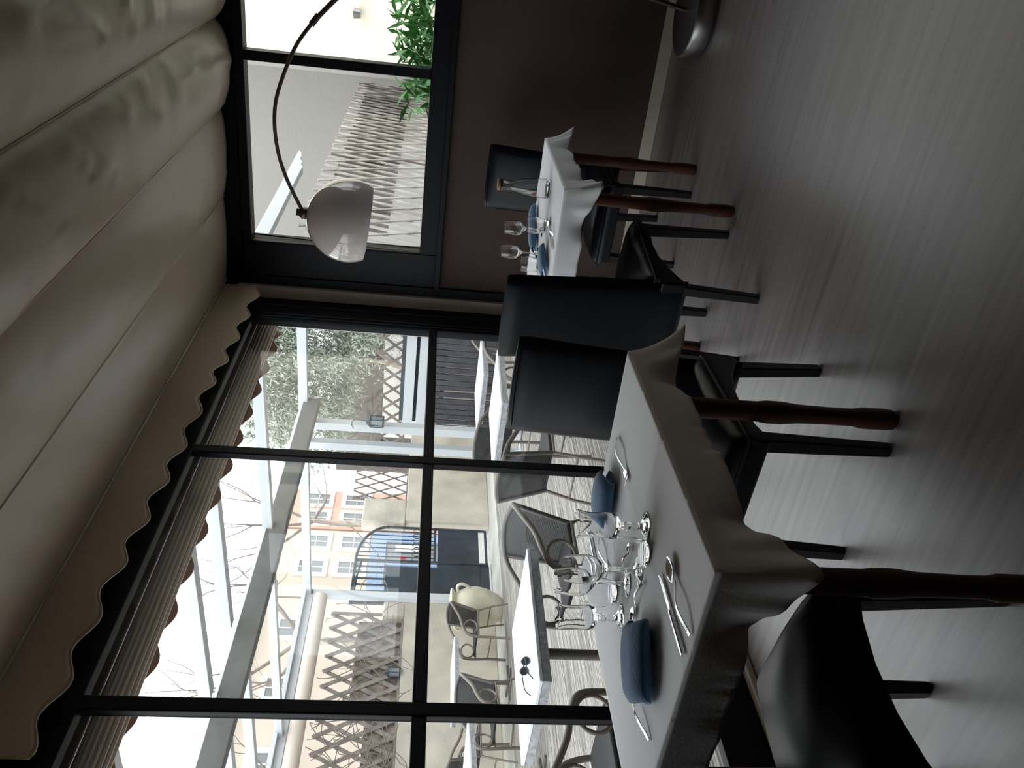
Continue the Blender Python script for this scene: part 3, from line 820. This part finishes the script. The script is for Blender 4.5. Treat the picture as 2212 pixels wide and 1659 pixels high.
# boundary wall
XB = -9.60
bwl = MB()
bwl.box((XB-0.25, 11.20, ZG), (XB, 14.2, 1.36))       # right of gate, low
bwl.box((XB-0.25, 11.15, 1.36), (XB, 11.75, 2.10))     # raised pier
bwl.box((XB-0.25, -3.0, ZG), (XB, 9.30, 1.28))         # left of gate
bwl.box((XB-0.25, 9.30-0.28, 1.28), (XB, 9.30, 1.60))
struct('wall_boundary', bwl, 'stone', bevel=0.02)
struct('wall_terrace_end', MB().box((-9.6, 12.9, ZG), (-6.9, 13.1, 1.05)).box((-6.9, 12.9, ZG), (-3.0, 13.1, 1.0)), 'stone')
def lattice(name, label, u0, u1, z0, z1, pitch, wd, to3, m, backm=None, rise=0.5, group=None, th=0.012, back=None, lean=1.0):
    """diagonal laths clipped to the rectangle; to3(u, z, off) gives the world point."""
    mb = MB(); mb2 = MB()
    H = z1-z0
    for sgn, off, tgt in ((1, 0.0, mb), (-1, 0.014, mb2)):
        run = H/rise
        c = u0-run
        while c < u1+run:
            # line from (c,z0) to (c+sgn*run, z1)
            a = c if sgn > 0 else c+run; b = a+sgn*run
            ta, tb = 0.0, 1.0
            lo, hi = min(a, b), max(a, b)
            def clip(val, t0, t1, keep_greater):
                return t0, t1
            # clip parameters so that u0<=u<=u1
            if b != a:
                t_0 = (u0-a)/(b-a); t_1 = (u1-a)/(b-a)
                ta = max(0.0, min(t_0, t_1)); tb = min(1.0, max(t_0, t_1))
            if tb-ta > 0.03:
                p = to3(a+(b-a)*ta, z0+H*ta, off); q = to3(a+(b-a)*tb, z0+H*tb, off)
                nrm = Vector(to3(0, 0, 1))-Vector(to3(0, 0, 0))
                tgt.bar(p, q, th, wd, tuple((Vector(q)-Vector(p)).cross(nrm))) if True else None
            c += pitch
    return mb, mb2
def lattice_thing(name, label, u0, u1, z0, z1, pitch, wd, to3, m, rise, org, group='lattice fences', foot=None):
    t = thing(name, label, 'fence', org, 0, group)
    f = lambda u, z, o: tuple(Vector(to3(u, z, o))-Vector(org))
    a, b = lattice(name, label, u0, u1, z0, z1, pitch, wd, f, m, rise=rise)
    ob('lath_layer', a, m, t); ob('lath_layer', b, m, t)
    r = MB(); r.bar(f(u0, z0, 0.0), f(u1, z0, 0.0), 0.03, 0.03); 
    for u in (u0, u1): r.bar(f(u, z0 if foot is None else foot, 0.02), f(u, z1, 0.02), 0.035, 0.035)
    ob('lattice_frame', r, m, t)
    return t
lattice_thing('garden_lattice', 'brown diamond lattice standing on the low wall right of the gate', 11.8, 13.0, 1.37, 2.32, 0.26, 0.035,
              lambda u, z, o: (XB-0.1+o, u, z), 'lath', 1.9, (XB-0.1, 12.4, 1.37))
lattice_thing('garden_lattice', 'wide grey diamond lattice on the wall behind the clay pot', 2.6, 9.1, 1.30, 2.36, 0.26, 0.06,
              lambda u, z, o: (XB-0.1+o, u, z), 'grey_lath', 1.9, (XB-0.1, 6.0, 1.30))
rs = MB().box((XB-0.17, 2.7, 1.281), (XB-0.13, 7.6, 1.72)).box((XB-0.17, 7.6, 1.281), (XB-0.13, 9.0, 1.95))
tag(ob('reed_screen', rs, 'reed'), 'brownish dry reed screen fixed behind the wide grey lattice', 'screen')
lattice_thing('garden_lattice', 'dark diamond lattice above the slatted fence, under the olive tree', -9.4, -5.6, 1.50, 1.97, 0.30, 0.045,
              lambda u, z, o: (u, 13.0-o, z), 'lath', 1.3, (-7.5, 13.0, 1.50), foot=1.045)
# charcoal slat fence
sf = thing('slat_fence', 'charcoal fence of upright slats with narrow gaps at the end of the terrace', 'fence', (-7.0, 12.2, ZG))
x = -8.35; sl = 0
while x < -5.2:
    w = 0.085+0.02*random.random()
    top = 1.04+random.uniform(-0.01, 0.01)
    ob('slat', MB().box((x+7.0, -0.012, 0.06), (x+7.0+w, 0.012, top-ZG)), 'slat', sf)
    x += w+0.016+0.026*random.random()**2
ob('cross_rail', MB().box((-1.35, 0.013, 0.25), (1.9, 0.05, 0.33)).box((-1.35, 0.013, 0.95), (1.9, 0.05, 1.03)), 'slat', sf)
rl = MB().box((-8.5, 12.45, 1.36), (-4.5, 12.6, 1.53)).box((-8.5, 12.45, 1.14), (-4.5, 12.6, 1.30))
struct('trim_4', rl, 'white_metal')
struct('trim_5', MB().box((-8.5, 12.62, 1.0), (-4.5, 12.66, 1.6)), 'iron')

# gate
def gate():
    g = thing('iron_gate', 'dark iron double gate with arched barred top in the rendered wall', 'gate', (XB-0.1, 10.25, ZG))
    def q(y, z): return (y-10.25, z-ZG)
    y0, y1, ym = 9.33, 11.14, 10.28
    # right leaf: arched rail falling to the right
    arcp = []
    for k in range(17):
        a = PI/2*k/16; arcp.append((0, *q(ym+(y1-ym-0.03)*math.sin(a), 1.62+0.50*math.cos(a))))
    fr = MB(); fr.tube(arcp, 0.024, 8)
    fr.tube([(0, *q(y1-0.03, 1.63)), (0, *q(y1-0.03, 0.0))], 0.022, 8)
    fr.box((-0.02, *q(ym-0.02, -0.05)), (0.02, *q(ym+0.02, 2.12)))
    fr.box((-0.018, *q(ym, 0.82)), (0.018, *q(y1-0.03, 0.86))); fr.box((-0.018, *q(ym, 0.93)), (0.018, *q(y1-0.03, 0.965)))
    fr.box((-0.018, *q(ym, -0.04)), (0.018, *q(y1-0.03, 0.0)))
    # left leaf: square top
    fr.box((-0.02, *q(y0, 2.09)), (0.02, *q(ym, 2.135))); fr.box((-0.02, *q(y0, -0.12)), (0.02, *q(y0+0.04, 2.1)))
    fr.box((-0.02, *q(y0, -0.13)), (0.02, *q(ym, -0.09)))
    fr.tube([(0.01, *q(ym-0.02, 2.02)), (0.01, *q(ym-0.4, 2.07)), (0.01, *q(y0+0.05, 2.09))], 0.018, 8)
    ob('gate_frame', fr, 'iron', g)
    pr = MB(); pr.box((-0.006, *q(ym+0.02, 0.10)), (0.006, *q(y1-0.05, 0.79)))
    pl = MB(); pl.box((-0.006, *q(y0+0.04, 0.10)), (0.006, *q(ym-0.02, 0.80))); pl.box((-0.006, *q(y0+0.04, 0.80)), (0.006, *q(ym-0.12, 1.62)))
    pl.box((-0.012, *q(y0+0.04, -0.06)), (-0.006, *q(ym-0.02, 0.12)))
    ob('solid_panel', pr, 'iron', g); ob('solid_panel', pl, 'iron', g)
    n = 8
    for k in range(1, n):
        y = ym+(y1-0.03-ym)*k/n; a = math.asin(min(1, (y-ym)/(y1-ym-0.03))); zt = 1.62+0.50*math.cos(a)
        ob('bar', MB().tube([(0, *q(y, 0.84)), (0, *q(y, zt))], 0.010, 6), 'iron', g, smooth=True)
    for k in range(1, 7):
        y = y0+(ym-y0)*k/7
        ob('bar', MB().box((-0.01, *q(y-0.012, 1.60)), (0.01, *q(y+0.012, 2.10))), 'iron', g)
    for k in range(7):
        y = ym+0.07+k*0.112
        ring = [(0, *q(y+0.05*math.cos(t*PI/8), 1.42-0.28+0.075*math.sin(t*PI/8))) for t in range(16)]
        ob('ring', MB().tube(ring, 0.006, 5, closed=True), 'iron', g, smooth=True)
gate()

# clay jar
pot = thing('clay_jar', 'big pale clay jar with rolled lip and handles before the iron gate', 'jar', (-8.90, 8.56, ZG+0.004))
pr = [(0.0, 0.0), (0.14, 0.0), (0.19, 0.06), (0.27, 0.22), (0.30, 0.38), (0.285, 0.50), (0.235, 0.61), (0.20, 0.655), (0.215, 0.685), (0.255, 0.71), (0.262, 0.735), (0.235, 0.745), (0.19, 0.72), (0.17, 0.64), (0.10, 0.58), (0.0, 0.58)]
ob('jar_body', MB().lathe(pr, seg=48), 'clay', pot, smooth=True)
for s in (0.4, 0.4+PI):
    c, q = math.cos(s), math.sin(s)
    pts = spline([(0.21*c, 0.21*q, 0.64), (0.31*c, 0.31*q, 0.655), (0.345*c, 0.345*q, 0.58), (0.285*c, 0.285*q, 0.47)], 6)
    ob('handle', MB().tube(pts, 0.022, 10), 'clay', pot, smooth=True)
# lanterns
def lantern(label, loc, sc=1.0):
    t = thing('lantern', label, 'lantern', loc, 0.3, 'small lanterns outside')
    m = MB(); h = 0.24*sc; r = 0.075*sc
    m.lathe([(0.0, 0.0), (r*1.05, 0.0), (r*1.05, 0.02*sc), (0.0, 0.021*sc)], seg=6)
    m.lathe([(r*1.15, h*0.72), (r*0.5, h*0.92), (0.0, h*0.98)], seg=6)
    for k in range(6):
        a = PI/3*k; m.tube([(r*math.cos(a), r*math.sin(a), 0.01), (r*math.cos(a), r*math.sin(a), h*0.73)], 0.006*sc, 5)
    ob('lantern_frame', m, 'iron', t)
    ob('lantern_glass', MB().lathe([(r*0.86, 0.02*sc), (r*0.86, h*0.72)], seg=6), 'lantern_glass', t)
    hk = [(0.0, 0.0, h*0.95), (0.0, 0.0, h*1.1)]
    ob('hook', MB().tube(hk, 0.005*sc, 5), 'iron', t)
    return t
lantern('grey lantern hanging from a bracket on the white pergola post', (-6.02, 8.88, 1.70))
hk = MB().tube(spline([(0, 0, 0.26), (0.0, 0.03, 0.36), (-0.06, 0.06, 0.41), (-0.13, 0.07, 0.38)], 5), 0.006, 6)
ob('wall_bracket', hk, 'iron', bpy.data.objects['lantern'], smooth=True)
lantern('dark lantern standing on the rendered wall beneath the wide lattice', (XB-0.0, 7.98, 1.285), 0.95)

# ------------------------------------------------------------------ terrace furniture
def cafe_table(label, cx, cy, sx, sy, rz):
    t = thing('cafe_table', label, 'table', (cx, cy, ZG), rz, 'white terrace tables')
    ob('tabletop', MB().box((-sx/2, -sy/2, 0.712), (sx/2, sy/2, 0.73)), 'marble', t, bevel=0.003)
    ob('table_rim', MB().box((-sx/2+0.002, -sy/2+0.002, 0.668), (sx/2-0.002, sy/2-0.002, 0.711)), 'table_edge', t)
    ob('pedestal', MB().lathe([(0.03, 0.02), (0.03, 0.668)], seg=16), 'dark_tube', t, smooth=True)
    m = MB()
    for a, b in (((-0.26, 0), (0.26, 0)), ((0, -0.26), (0, 0.26))): m.bar((a[0], a[1], 0.012), (b[0], b[1], 0.012), 0.05, 0.024)
    ob('base', m, 'dark_tube', t, bevel=0.004)
    return t
cafe_table('white terrace table just outside the window, nearest to us, with sunglasses', -3.69, 3.22, 0.74, 0.90, -0.06)
cafe_table('white terrace table in the middle, behind the black chair backs', -3.99, 6.20, 0.72, 0.80, -0.06)
cafe_table('white terrace table farthest down by the slatted fence', -4.90, 8.10, 0.78, 0.78, -0.03)
cafe_table('white terrace table by the far wall near the clay jar', -8.75, 7.15, 0.62, 0.90, -0.02)
cafe_table('white terrace table cut by the last mullion, near the far wall', -7.15, 4.75, 0.70, 0.80, 0.25)
def make_terrace_chair(label, loc, rz, group):
    t = thing('terrace_armchair', label, 'chair', loc, rz, group)
    b = MB(); seat = MB()
    def bf(u, v):
        w = 0.19+0.045*v; x = (-1+2*u)*w
        return (x, -0.215-0.095*v-0.035*(1-(2*u-1)**2), 0.42+0.385*v-0.03*(2*u-1)**2*v)
    b.grid(bf, 14, 12)
    ob('backrest', b, 'mesh', t, smooth=True)
    ob('seat', MB().grid(lambda u, v: ((-1+2*u)*(0.20+0.015*v), -0.20+0.42*v, 0.43-0.018*math.sin(PI*u)*math.sin(PI*v)), 12, 12), 'mesh_solid', t, smooth=True, solid=0.02)
    fr = MB()
    top = [Vector(bf(i/14, 1)) for i in range(15)]
    fr.tube([Vector(bf(0, j/8)) for j in range(9)]+top[1:-1]+[Vector(bf(1, 1-j/8)) for j in range(9)], 0.017, 8)
    ob('back_frame', fr, 'dark_tube', t, smooth=True)
    for s in (-1, 1):
        p = spline([(s*0.235, -0.31, 0.775), (s*0.262, -0.22, 0.745), (s*0.275, -0.05, 0.665), (s*0.275, 0.10, 0.625), (s*0.268, 0.20, 0.575), (s*0.25, 0.235, 0.46), (s*0.235, 0.235, 0.25), (s*0.235, 0.245, 0.0)], 6)
        ob('arm', MB().tube(p, 0.0175, 10), 'rattan', t, smooth=True)
        c = [(s*0.262, 0.10+0.105*math.cos(a*PI/10), 0.515+0.085*math.sin(a*PI/10)) for a in range(20)]
        ob('arm_loop', MB().tube(c, 0.011, 8, closed=True), 'rattan', t, smooth=True)
        ob('leg', MB().tube([(s*0.19, -0.21, 0.43), (s*0.215, -0.28, 0.2), (s*0.225, -0.32, 0.0)], 0.0125, 8), 'rattan', t, smooth=True)
    st = MB(); st.tube([(-0.235, 0.235, 0.25), (0.235, 0.235, 0.25)], 0.009, 8); st.tube([(-0.213, -0.27, 0.24), (0.213, -0.27, 0.24)], 0.009, 8)
    for s in (-1, 1): st.tube([(s*0.235, 0.235, 0.41), (s*0.20, -0.22, 0.41)], 0.011, 8)
    ob('stretcher', st, 'rattan', t, smooth=True)
    return t
GC = 'woven terrace armchairs'
t0 = make_terrace_chair('woven terrace armchair behind the nearest terrace table, facing us', (-3.60, 3.80, ZG), PI-0.10, GC)
dup(t0, (-3.50, 2.38, ZG), 0.02, 'woven terrace armchair closest to the window, at the lower picture edge', GC)
dup(t0, (-3.66, 5.12, ZG), -0.10, 'woven terrace armchair with back to us, crossed by the dark mullion', GC)
dup(t0, (-3.75, 6.98, ZG), PI, 'woven terrace armchair between the two farther white tables, facing us', GC)
dup(t0, (-4.98, 7.28, ZG), 0.10, 'woven terrace armchair with back to us at the farthest white table', GC)
dup(t0, (-4.70, 8.95, ZG), PI, 'woven terrace armchair at the very end beside the slatted fence', GC)
dup(t0, (-8.62, 7.84, ZG), PI-0.1, 'woven terrace armchair next to the clay jar at the far wall table', GC)
dup(t0, (-8.8, 6.22, ZG), 0.0, 'woven terrace armchair on the near side of the far wall table', GC)
dup(t0, (-7.25, 5.55, ZG), PI+0.3, 'woven terrace armchair facing us beside the mullion, beyond the last white table', GC)
# sunglasses on the nearest table
sg = thing('sunglasses', 'dark sunglasses lying on the nearest white terrace table', 'sunglasses', (-3.56, 3.02, ZG+0.731), 0.12)
m = MB()
for s in (-1, 1):
    pts = [(s*0.034+0.028*math.cos(a*PI/9), 0, 0.026+0.021*math.sin(a*PI/9)) for a in range(18)]
    m.tube(pts, 0.0035, 6, closed=True)
m.tube([(-0.01, 0, 0.034), (0.01, 0, 0.034)], 0.003, 6)
ob('frame', m, 'iron', sg, smooth=True)
for s in (-1, 1):
    ob('lens', MB().lathe([(0.0, 0.0), (0.026, 0.0), (0.026, 0.0015), (0.0, 0.0015)], seg=20), 'leather', sg).matrix_local = Matrix.Translation((s*0.034, 0, 0.026)) @ Matrix.Rotation(PI/2, 4, 'X')
    ob('temple', MB().tube(spline([(s*0.062, 0.0, 0.034), (s*0.066, -0.07, 0.032), (s*0.062, -0.12, 0.024), (s*0.058, -0.15, 0.004)], 5), 0.003, 6), 'iron', sg, smooth=True)

# ------------------------------------------------------------------ plants
def leaf_cloud(n, centre_fn, ln, wd, droop=0.0, narrow=True):
    m = MB()
    for i in range(n):
        p, d = centre_fn(i)
        d = Vector(d).normalized(); L = ln*random.uniform(0.6, 1.3); w = wd*random.uniform(0.7, 1.2)
        s = d.cross(Vector((random.uniform(-1, 1), random.uniform(-1, 1), random.uniform(-1, 1)))).normalized()*w/2
        p = Vector(p); q = p+d*L*0.5+Vector((0, 0, -droop*L*0.15)); e = p+d*L+Vector((0, 0, -droop*L*0.6))
        k = p+d*L*0.25
        m.add([p, q-s, e, q+s], [(0, 1, 2, 3)])
    return m
def rnd_dir(zb=0.0):
    while True:
        v = Vector((random.uniform(-1, 1), random.uniform(-1, 1), random.uniform(-1, 1)))
        if 0.1 < v.length < 1: v.z += zb; return v.normalized()
def branchy(p, d, L, r, depth, m, tips, spread=0.6, segs=4, up=0.1):
    pts = [Vector(p)]; rs = [r]; dd = Vector(d).normalized()
    for i in range(segs):
        dd = (dd+rnd_dir()*0.16+Vector((0, 0, up*0.2))).normalized(); pts.append(pts[-1]+dd*L/segs); rs.append(r*(1-0.5*(i+1)/segs))
    m.tube(pts, rs, 6 if depth > 1 else 4)
    if depth == 0: tips.append((pts[-1], dd)); return
    for k in range(3 if depth > 1 else 3):
        nd = (dd+rnd_dir(up)*spread).normalized()
        branchy(pts[-1] if k < 2 else pts[segs//2+1], nd, L*random.uniform(0.55, 0.8), rs[-1]*0.8, depth-1, m, tips, spread, segs, up)
def olive_tree(label, base, blobs, n, seed):
    random.seed(seed)
    t = thing('olive_tree', label, 'tree', base, 0)
    tr = MB(); tips = []
    branchy((0, 0, 0), (0, 0.0, 1), 1.9, 0.11, 3, tr, tips)
    ob('trunk', tr, 'bark', t, smooth=True)
    tot = sum(b[3]**2 for b in blobs)
    cl = []
    for x, y, z, r in blobs:
        for k in range(int(60*r*r)):
            d = rnd_dir(); cl.append((Vector((x, y, z))+d*r*random.uniform(0.55, 1.0), d))
    def cf(i):
        c, d = cl[i % len(cl)]
        p = c+rnd_dir()*random.uniform(0, 0.42)
        return tuple(p-Vector(base)), tuple((d*0.6+rnd_dir()*0.9+Vector((0, 0, -0.2))))
    ob('foliage', leaf_cloud(n, cf, 0.13, 0.032, 0.3), 'olive', t)
    return t
olive_tree('large grey-green olive tree behind the slatted fence', (-8.9, 15.2, ZG-0.1),
           [(-8.6, 15.6, 3.6, 0.9), (-9.8, 15.6, 3.7, 0.9), (-10.9, 15.7, 3.6, 0.8), (-7.8, 15.6, 3.5, 0.7), (-9.2, 15.6, 4.6, 1.0), (-10.4, 15.8, 4.5, 0.9), (-8.1, 15.7, 4.6, 0.9), (-8.8, 15.8, 5.6, 0.9), (-7.4, 15.8, 5.4, 0.9), (-7.0, 15.7, 4.2, 0.8), (-9.6, 15.8, 2.9, 0.5), (-8.2, 15.4, 2.7, 0.5)], 60000, 3)
random.seed(11)
sh = thing('shrub', 'small leafy shrub growing through the dark lattice behind the slatted fence', 'shrub', (-6.9, 14.0, ZG))
sm = MB(); tp = []
for k in range(6): branchy((random.uniform(-1.0, 1.0), 0, 0), (0.05, 0, 1), 1.15, 0.018, 2, sm, tp, 0.8)
ob('stem', sm, 'twig', sh, smooth=True)
def cf(i):
    p, d = tp[i % len(tp)]; return tuple(p+rnd_dir()*0.25), tuple(rnd_dir(0.3))
ob('foliage', leaf_cloud(2200, cf, 0.10, 0.022), 'olive', sh)
def bare_tree(label, base, h, r, seed, depth=4, lean=(0, 0, 1)):
    random.seed(seed)
    t = thing('bare_tree', label, 'tree', base, 0, 'leafless street trees')
    m = MB(); tips = []
    trunk = [(0, 0, 0), (0.03, 0.05, h*0.4), (-0.03+lean[0]*0.5, 0.0+lean[1]*0.5, h*0.75), (lean[0], lean[1], h)]
    m.tube(spline(trunk, 5), [r*(1-0.35*k/15) for k in range(16)], 8)
    ob('trunk', m, 'bark', t, smooth=True)
    mb = MB()
    for k in range(5):
        d = rnd_dir(0.5); branchy((lean[0], lean[1], h-0.1), d, h*0.40, r*0.5, depth, mb, tips, 0.75, 4, 0.25)
    ob('branches', mb, 'twig', t, smooth=True)
    return t
bare_tree('pale leafless plane tree in front of the pink building', (-17.0, 19.6, ZG-0.3), 4.6, 0.10, 5)
bare_tree('pale leafless tree with branches above the gate and white rafters', (-14.0, 12.4, ZG-0.3), 3.8, 0.11, 23, 4)
bare_tree('leafless tree farther along the street, left of the gate', (-15.0, 8.6, ZG-0.3), 4.2, 0.10, 31, 4)
# dry vine tangle on the wide lattice
random.seed(41)
vn = MB()
for k in range(70):
    y = random.uniform(4.6, 9.0); z = random.uniform(1.3, 1.9)
    pts = [Vector((0.16, y-7, z-1.3))]
    d = Vector((0, random.uniform(-1, 1), random.uniform(-0.2, 1))).normalized()
    for i in range(7):
        d = (d+Vector((0, random.uniform(-.6, .6), random.uniform(-.6, .5)))).normalized(); q = pts[-1]+d*0.13
        q.x = 0.15+random.uniform(0, 0.06); q.z = max(-0.25, min(1.1, q.z)); pts.append(q)
    vn.tube(pts, 0.006, 4)
tag(ob('dry_vine', vn, 'twig', loc=(XB-0.1+0.03, 7, 1.3)), 'tangle of dry leafless vine clinging to the wide lattice', 'vine', kind='stuff')
# bamboo-like shrub outside the back window
random.seed(17)
bb = thing('oleander_shrub', 'bright green long-leaved shrub outside the back window', 'shrub', (-0.75, 6.3, ZG))
st = MB(); tips = []
for k in range(40):
    x = random.uniform(-0.66, 0.95); y = random.uniform(-0.35, 0.5)
    h = 1.78-0.38*max(0, -x)+random.uniform(-0.10, 0.10)+0.05*max(0, x)
    p = [(x, y, 0), (x+random.uniform(-.05, .05), y, h*0.5), (x+random.uniform(-.1, .1), y+random.uniform(-.05, .05), h)]
    st.tube(p, [0.012, 0.009, 0.004], 5); tips.append((Vector(p[2]), h))
ob('stem', st, 'green', bb)
def cf(i):
    p, h = tips[i % len(tips)]; d = rnd_dir(0.15)
    return tuple(p+Vector((random.uniform(-.12, .12), random.uniform(-.12, .12), -random.uniform(0, 0.95)**1.0))), tuple(d)
ob('foliage', leaf_cloud(3600, cf, 0.185, 0.033, 0.35), 'green', bb)

# ------------------------------------------------------------------ what the back window looks onto
struct('wall_neighbour', MB().box((-6.6, 12.3, ZG), (-2.40, 12.5, 5.2)), 'grey_wall')
struct('wall_courtyard', MB().box((-2.10, 10.6, ZG), (4.5, 10.8, 5.5)), 'sun_wall')
struct('wall_courtyard_return', MB().box((-2.22, 10.65, ZG), (-2.11, 12.5, 5.2)), 'grey_wall')
t = thing('bamboo_screen', 'long pale diagonal lath screen running away outside the back window', 'fence', (-2.62, 8.5, ZG), 0, 'lattice fences')
f = lambda u, z, o: (o*1.0, u-8.5, z-ZG)
a, b = lattice('', '', 5.5, 12.1, 0.6, 2.37, 0.15, 0.034, f, None, rise=2.6)
ob('lath_layer', a, 'pale_lath', t)
a2, b2 = lattice('', '', 5.5, 12.1, 0.6, 2.37, 0.30, 0.026, f, None, rise=2.6)
ob('lath_layer', b2, 'pale_lath', t)
rr = MB()
for y, h, x in ((5.5, 2.643, 0.03), (8.8, 2.46, -0.01), (12.0, 2.46, -0.01)): rr.box((-0.05, y-8.5-0.03, 0.0), (x, y-8.5+0.03, h))
ob('fence_post', rr, 'lath', t)
bd = MB()
y = 6.9
while y < 11.6:
    bd.box((-0.10, y-8.5, 1.66-ZG), (-0.075, y-8.5+0.20, 2.27-ZG)); y += 0.212
ob('backing_board', bd, 'boards', t)
wb = thing('carved_rafter', 'white rafter with carved tail outside the back window, above the lath screen', 'beam', (-2.60, 6.6, 2.60))
ob('rafter', MB().bar((0, -1.3, 0.0), (0, 1.34, 0.0), 0.07, 0.11), 'white_metal', wb, bevel=0.004)
ct = [(1.34, 0.055), (1.34, -0.055), (1.44, -0.060), (1.53, -0.030), (1.60, -0.034), (1.68, -0.002), (1.80, 0.006), (1.93, 0.030), (1.95, 0.055)]
ob('carved_tail', MB().prism(ct, 'x', -0.035, 0.035), 'white_metal', wb)
wl_ = thing('wall_lamp', 'tiny grey lamp fixed on the bright courtyard wall', 'lamp', (-1.50, 10.58, 2.27))
ob('lamp_arm', MB().box((-0.03, -0.10, -0.02), (0.03, 0.0, 0.02)), 'brushed', wl_)
ob('lamp_head', MB().lathe([(0.0, -0.02), (0.05, -0.02), (0.06, 0.06), (0.0, 0.07)], c=(0, -0.12, -0.02), seg=12), 'brushed', wl_)
sgn = MB().box((-2.80, 12.24, 1.62), (-2.65, 12.295, 1.75))
tag(ob('wall_plate', sgn, 'white_wall'), 'small white plate on the grey neighbouring wall by the green shrub', 'plate')
# fence backdrop behind lattice under the olive tree (house wall)
struct('wall_house', MB().box((-13.5, 17.6, 2.13), (-4.6, 17.9, 3.24)).box((-13.5, 17.6, ZG), (-12.6, 17.9, 2.13)).box((-5.4, 17.6, ZG), (-4.6, 17.9, 2.13)), 'taupe_wall')

struct('wall_far_yard', MB().box((-15.0, 20.5, ZG), (-3.0, 20.7, 2.9)), 'white_wall')
# ------------------------------------------------------------------ buildings across the street (x = -22)
def building(label, y0, y1, top, m, wins, extra=None, z0=-0.5, x=-22.0, depth=6.0, cat='building'):
    t = thing('building', label, cat, (x, (y0+y1)/2, z0), 0, 'houses across the street')
    yc = (y0+y1)/2
    ob('facade', MB().box((-depth, y0-yc, 0), (0, y1-yc, top-z0)), m, t)
    for (wy0, wy1, wz0, wz1) in wins:
        s = MB(); b = 0.17
        for a in ((wy0-b, wy1+b, wz1, wz1+b), (wy0-b, wy1+b, wz0-b, wz0), (wy0-b, wy0, wz0, wz1), (wy1, wy1+b, wz0, wz1)):
            s.box((0.0, a[0]-yc, a[2]-z0), (0.06, a[1]-yc, a[3]-z0))
        f = ob('window_surround', s, 'white_wall', t)
        ob('window_glazing', MB().box((0.0, wy0-yc, wz0-z0), (0.02, wy1-yc, wz1-z0)), 'dark_glass', f)
        k = MB(); ym = (wy0+wy1)/2
        k.box((0.02, ym-0.022-yc, wz0-z0), (0.04, ym+0.022-yc, wz1-z0)); k.box((0.02, wy0-yc, (wz0+wz1)/2-0.012-z0), (0.04, wy1-yc, (wz0+wz1)/2+0.012-z0))
        ob('window_bars', k, 'white_wall', f)
    e = MB().box((-0.1, y0-yc, top-z0), (0.25, y1-yc, top-z0+0.18))
    ob('cornice', e, 'white_wall', t)
    return t, yc
W2 = []
for ya in (26.35, 25.25): 
    for z in (2.95, 4.45): W2.append((ya, ya+0.62, z, z+0.85))
pb, _ = building('narrow pink building with white window surrounds across the street', 24.95, 27.25, 6.25, 'pink', W2)
W3 = []
for ya in (23.9, 22.55):
    for z in (2.85, 4.25): W3.append((ya, ya+0.60, z, z+0.85))
bb2, yc = building('beige building with pale blue shopfront across the street', 21.4, 24.85, 6.3, 'beige', W3)
sh_ = MB().box((0.0, 21.45-yc, 2.05+0.5), (0.12, 24.75-yc, 2.62+0.5)); sh_.box((0.0, 24.25-yc, 0.0), (0.12, 24.75-yc, 2.55)); sh_.box((0.0, 21.45-yc, 0.0), (0.12, 22.0-yc, 2.55)); sh_.box((0.0, 23.0-yc, 0), (0.12, 23.2-yc, 2.55))
s_o = ob('shopfront', sh_, 'blue_shop', bb2)
ob('shop_window', MB().box((0.0, 22.0-yc, 0.5), (0.05, 23.0-yc, 2.5)).box((0.0, 23.2-yc, 0.5), (0.05, 24.25-yc, 2.5)), 'dark_glass', bb2)
ob('shop_poster', MB().box((0.05, 23.40-yc, 1.8), (0.07, 23.52-yc, 2.0)), 'red', bb2)
ob('shop_poster', MB().box((0.05, 23.8-yc, 1.2), (0.07, 24.15-yc, 2.2)), 'white_wall', bb2)
W4 = [(19.6, 20.3, 4.3, 5.3), (17.2, 17.9, 4.3, 5.3), (14.6, 15.3, 4.3, 5.3)]
building('cream building partly hidden behind the leafless trees', 13.4, 21.3, 6.1, 'beige', W4)
W5 = [(11.6, 12.3, 4.0, 5.0), (9.2, 9.9, 4.0, 5.0), (6.6, 7.3, 4.0, 5.0)]
building('peach building at the far left seen beyond the grey beam', 5.0, 13.3, 6.3, 'peach', W5, x=-21.0)
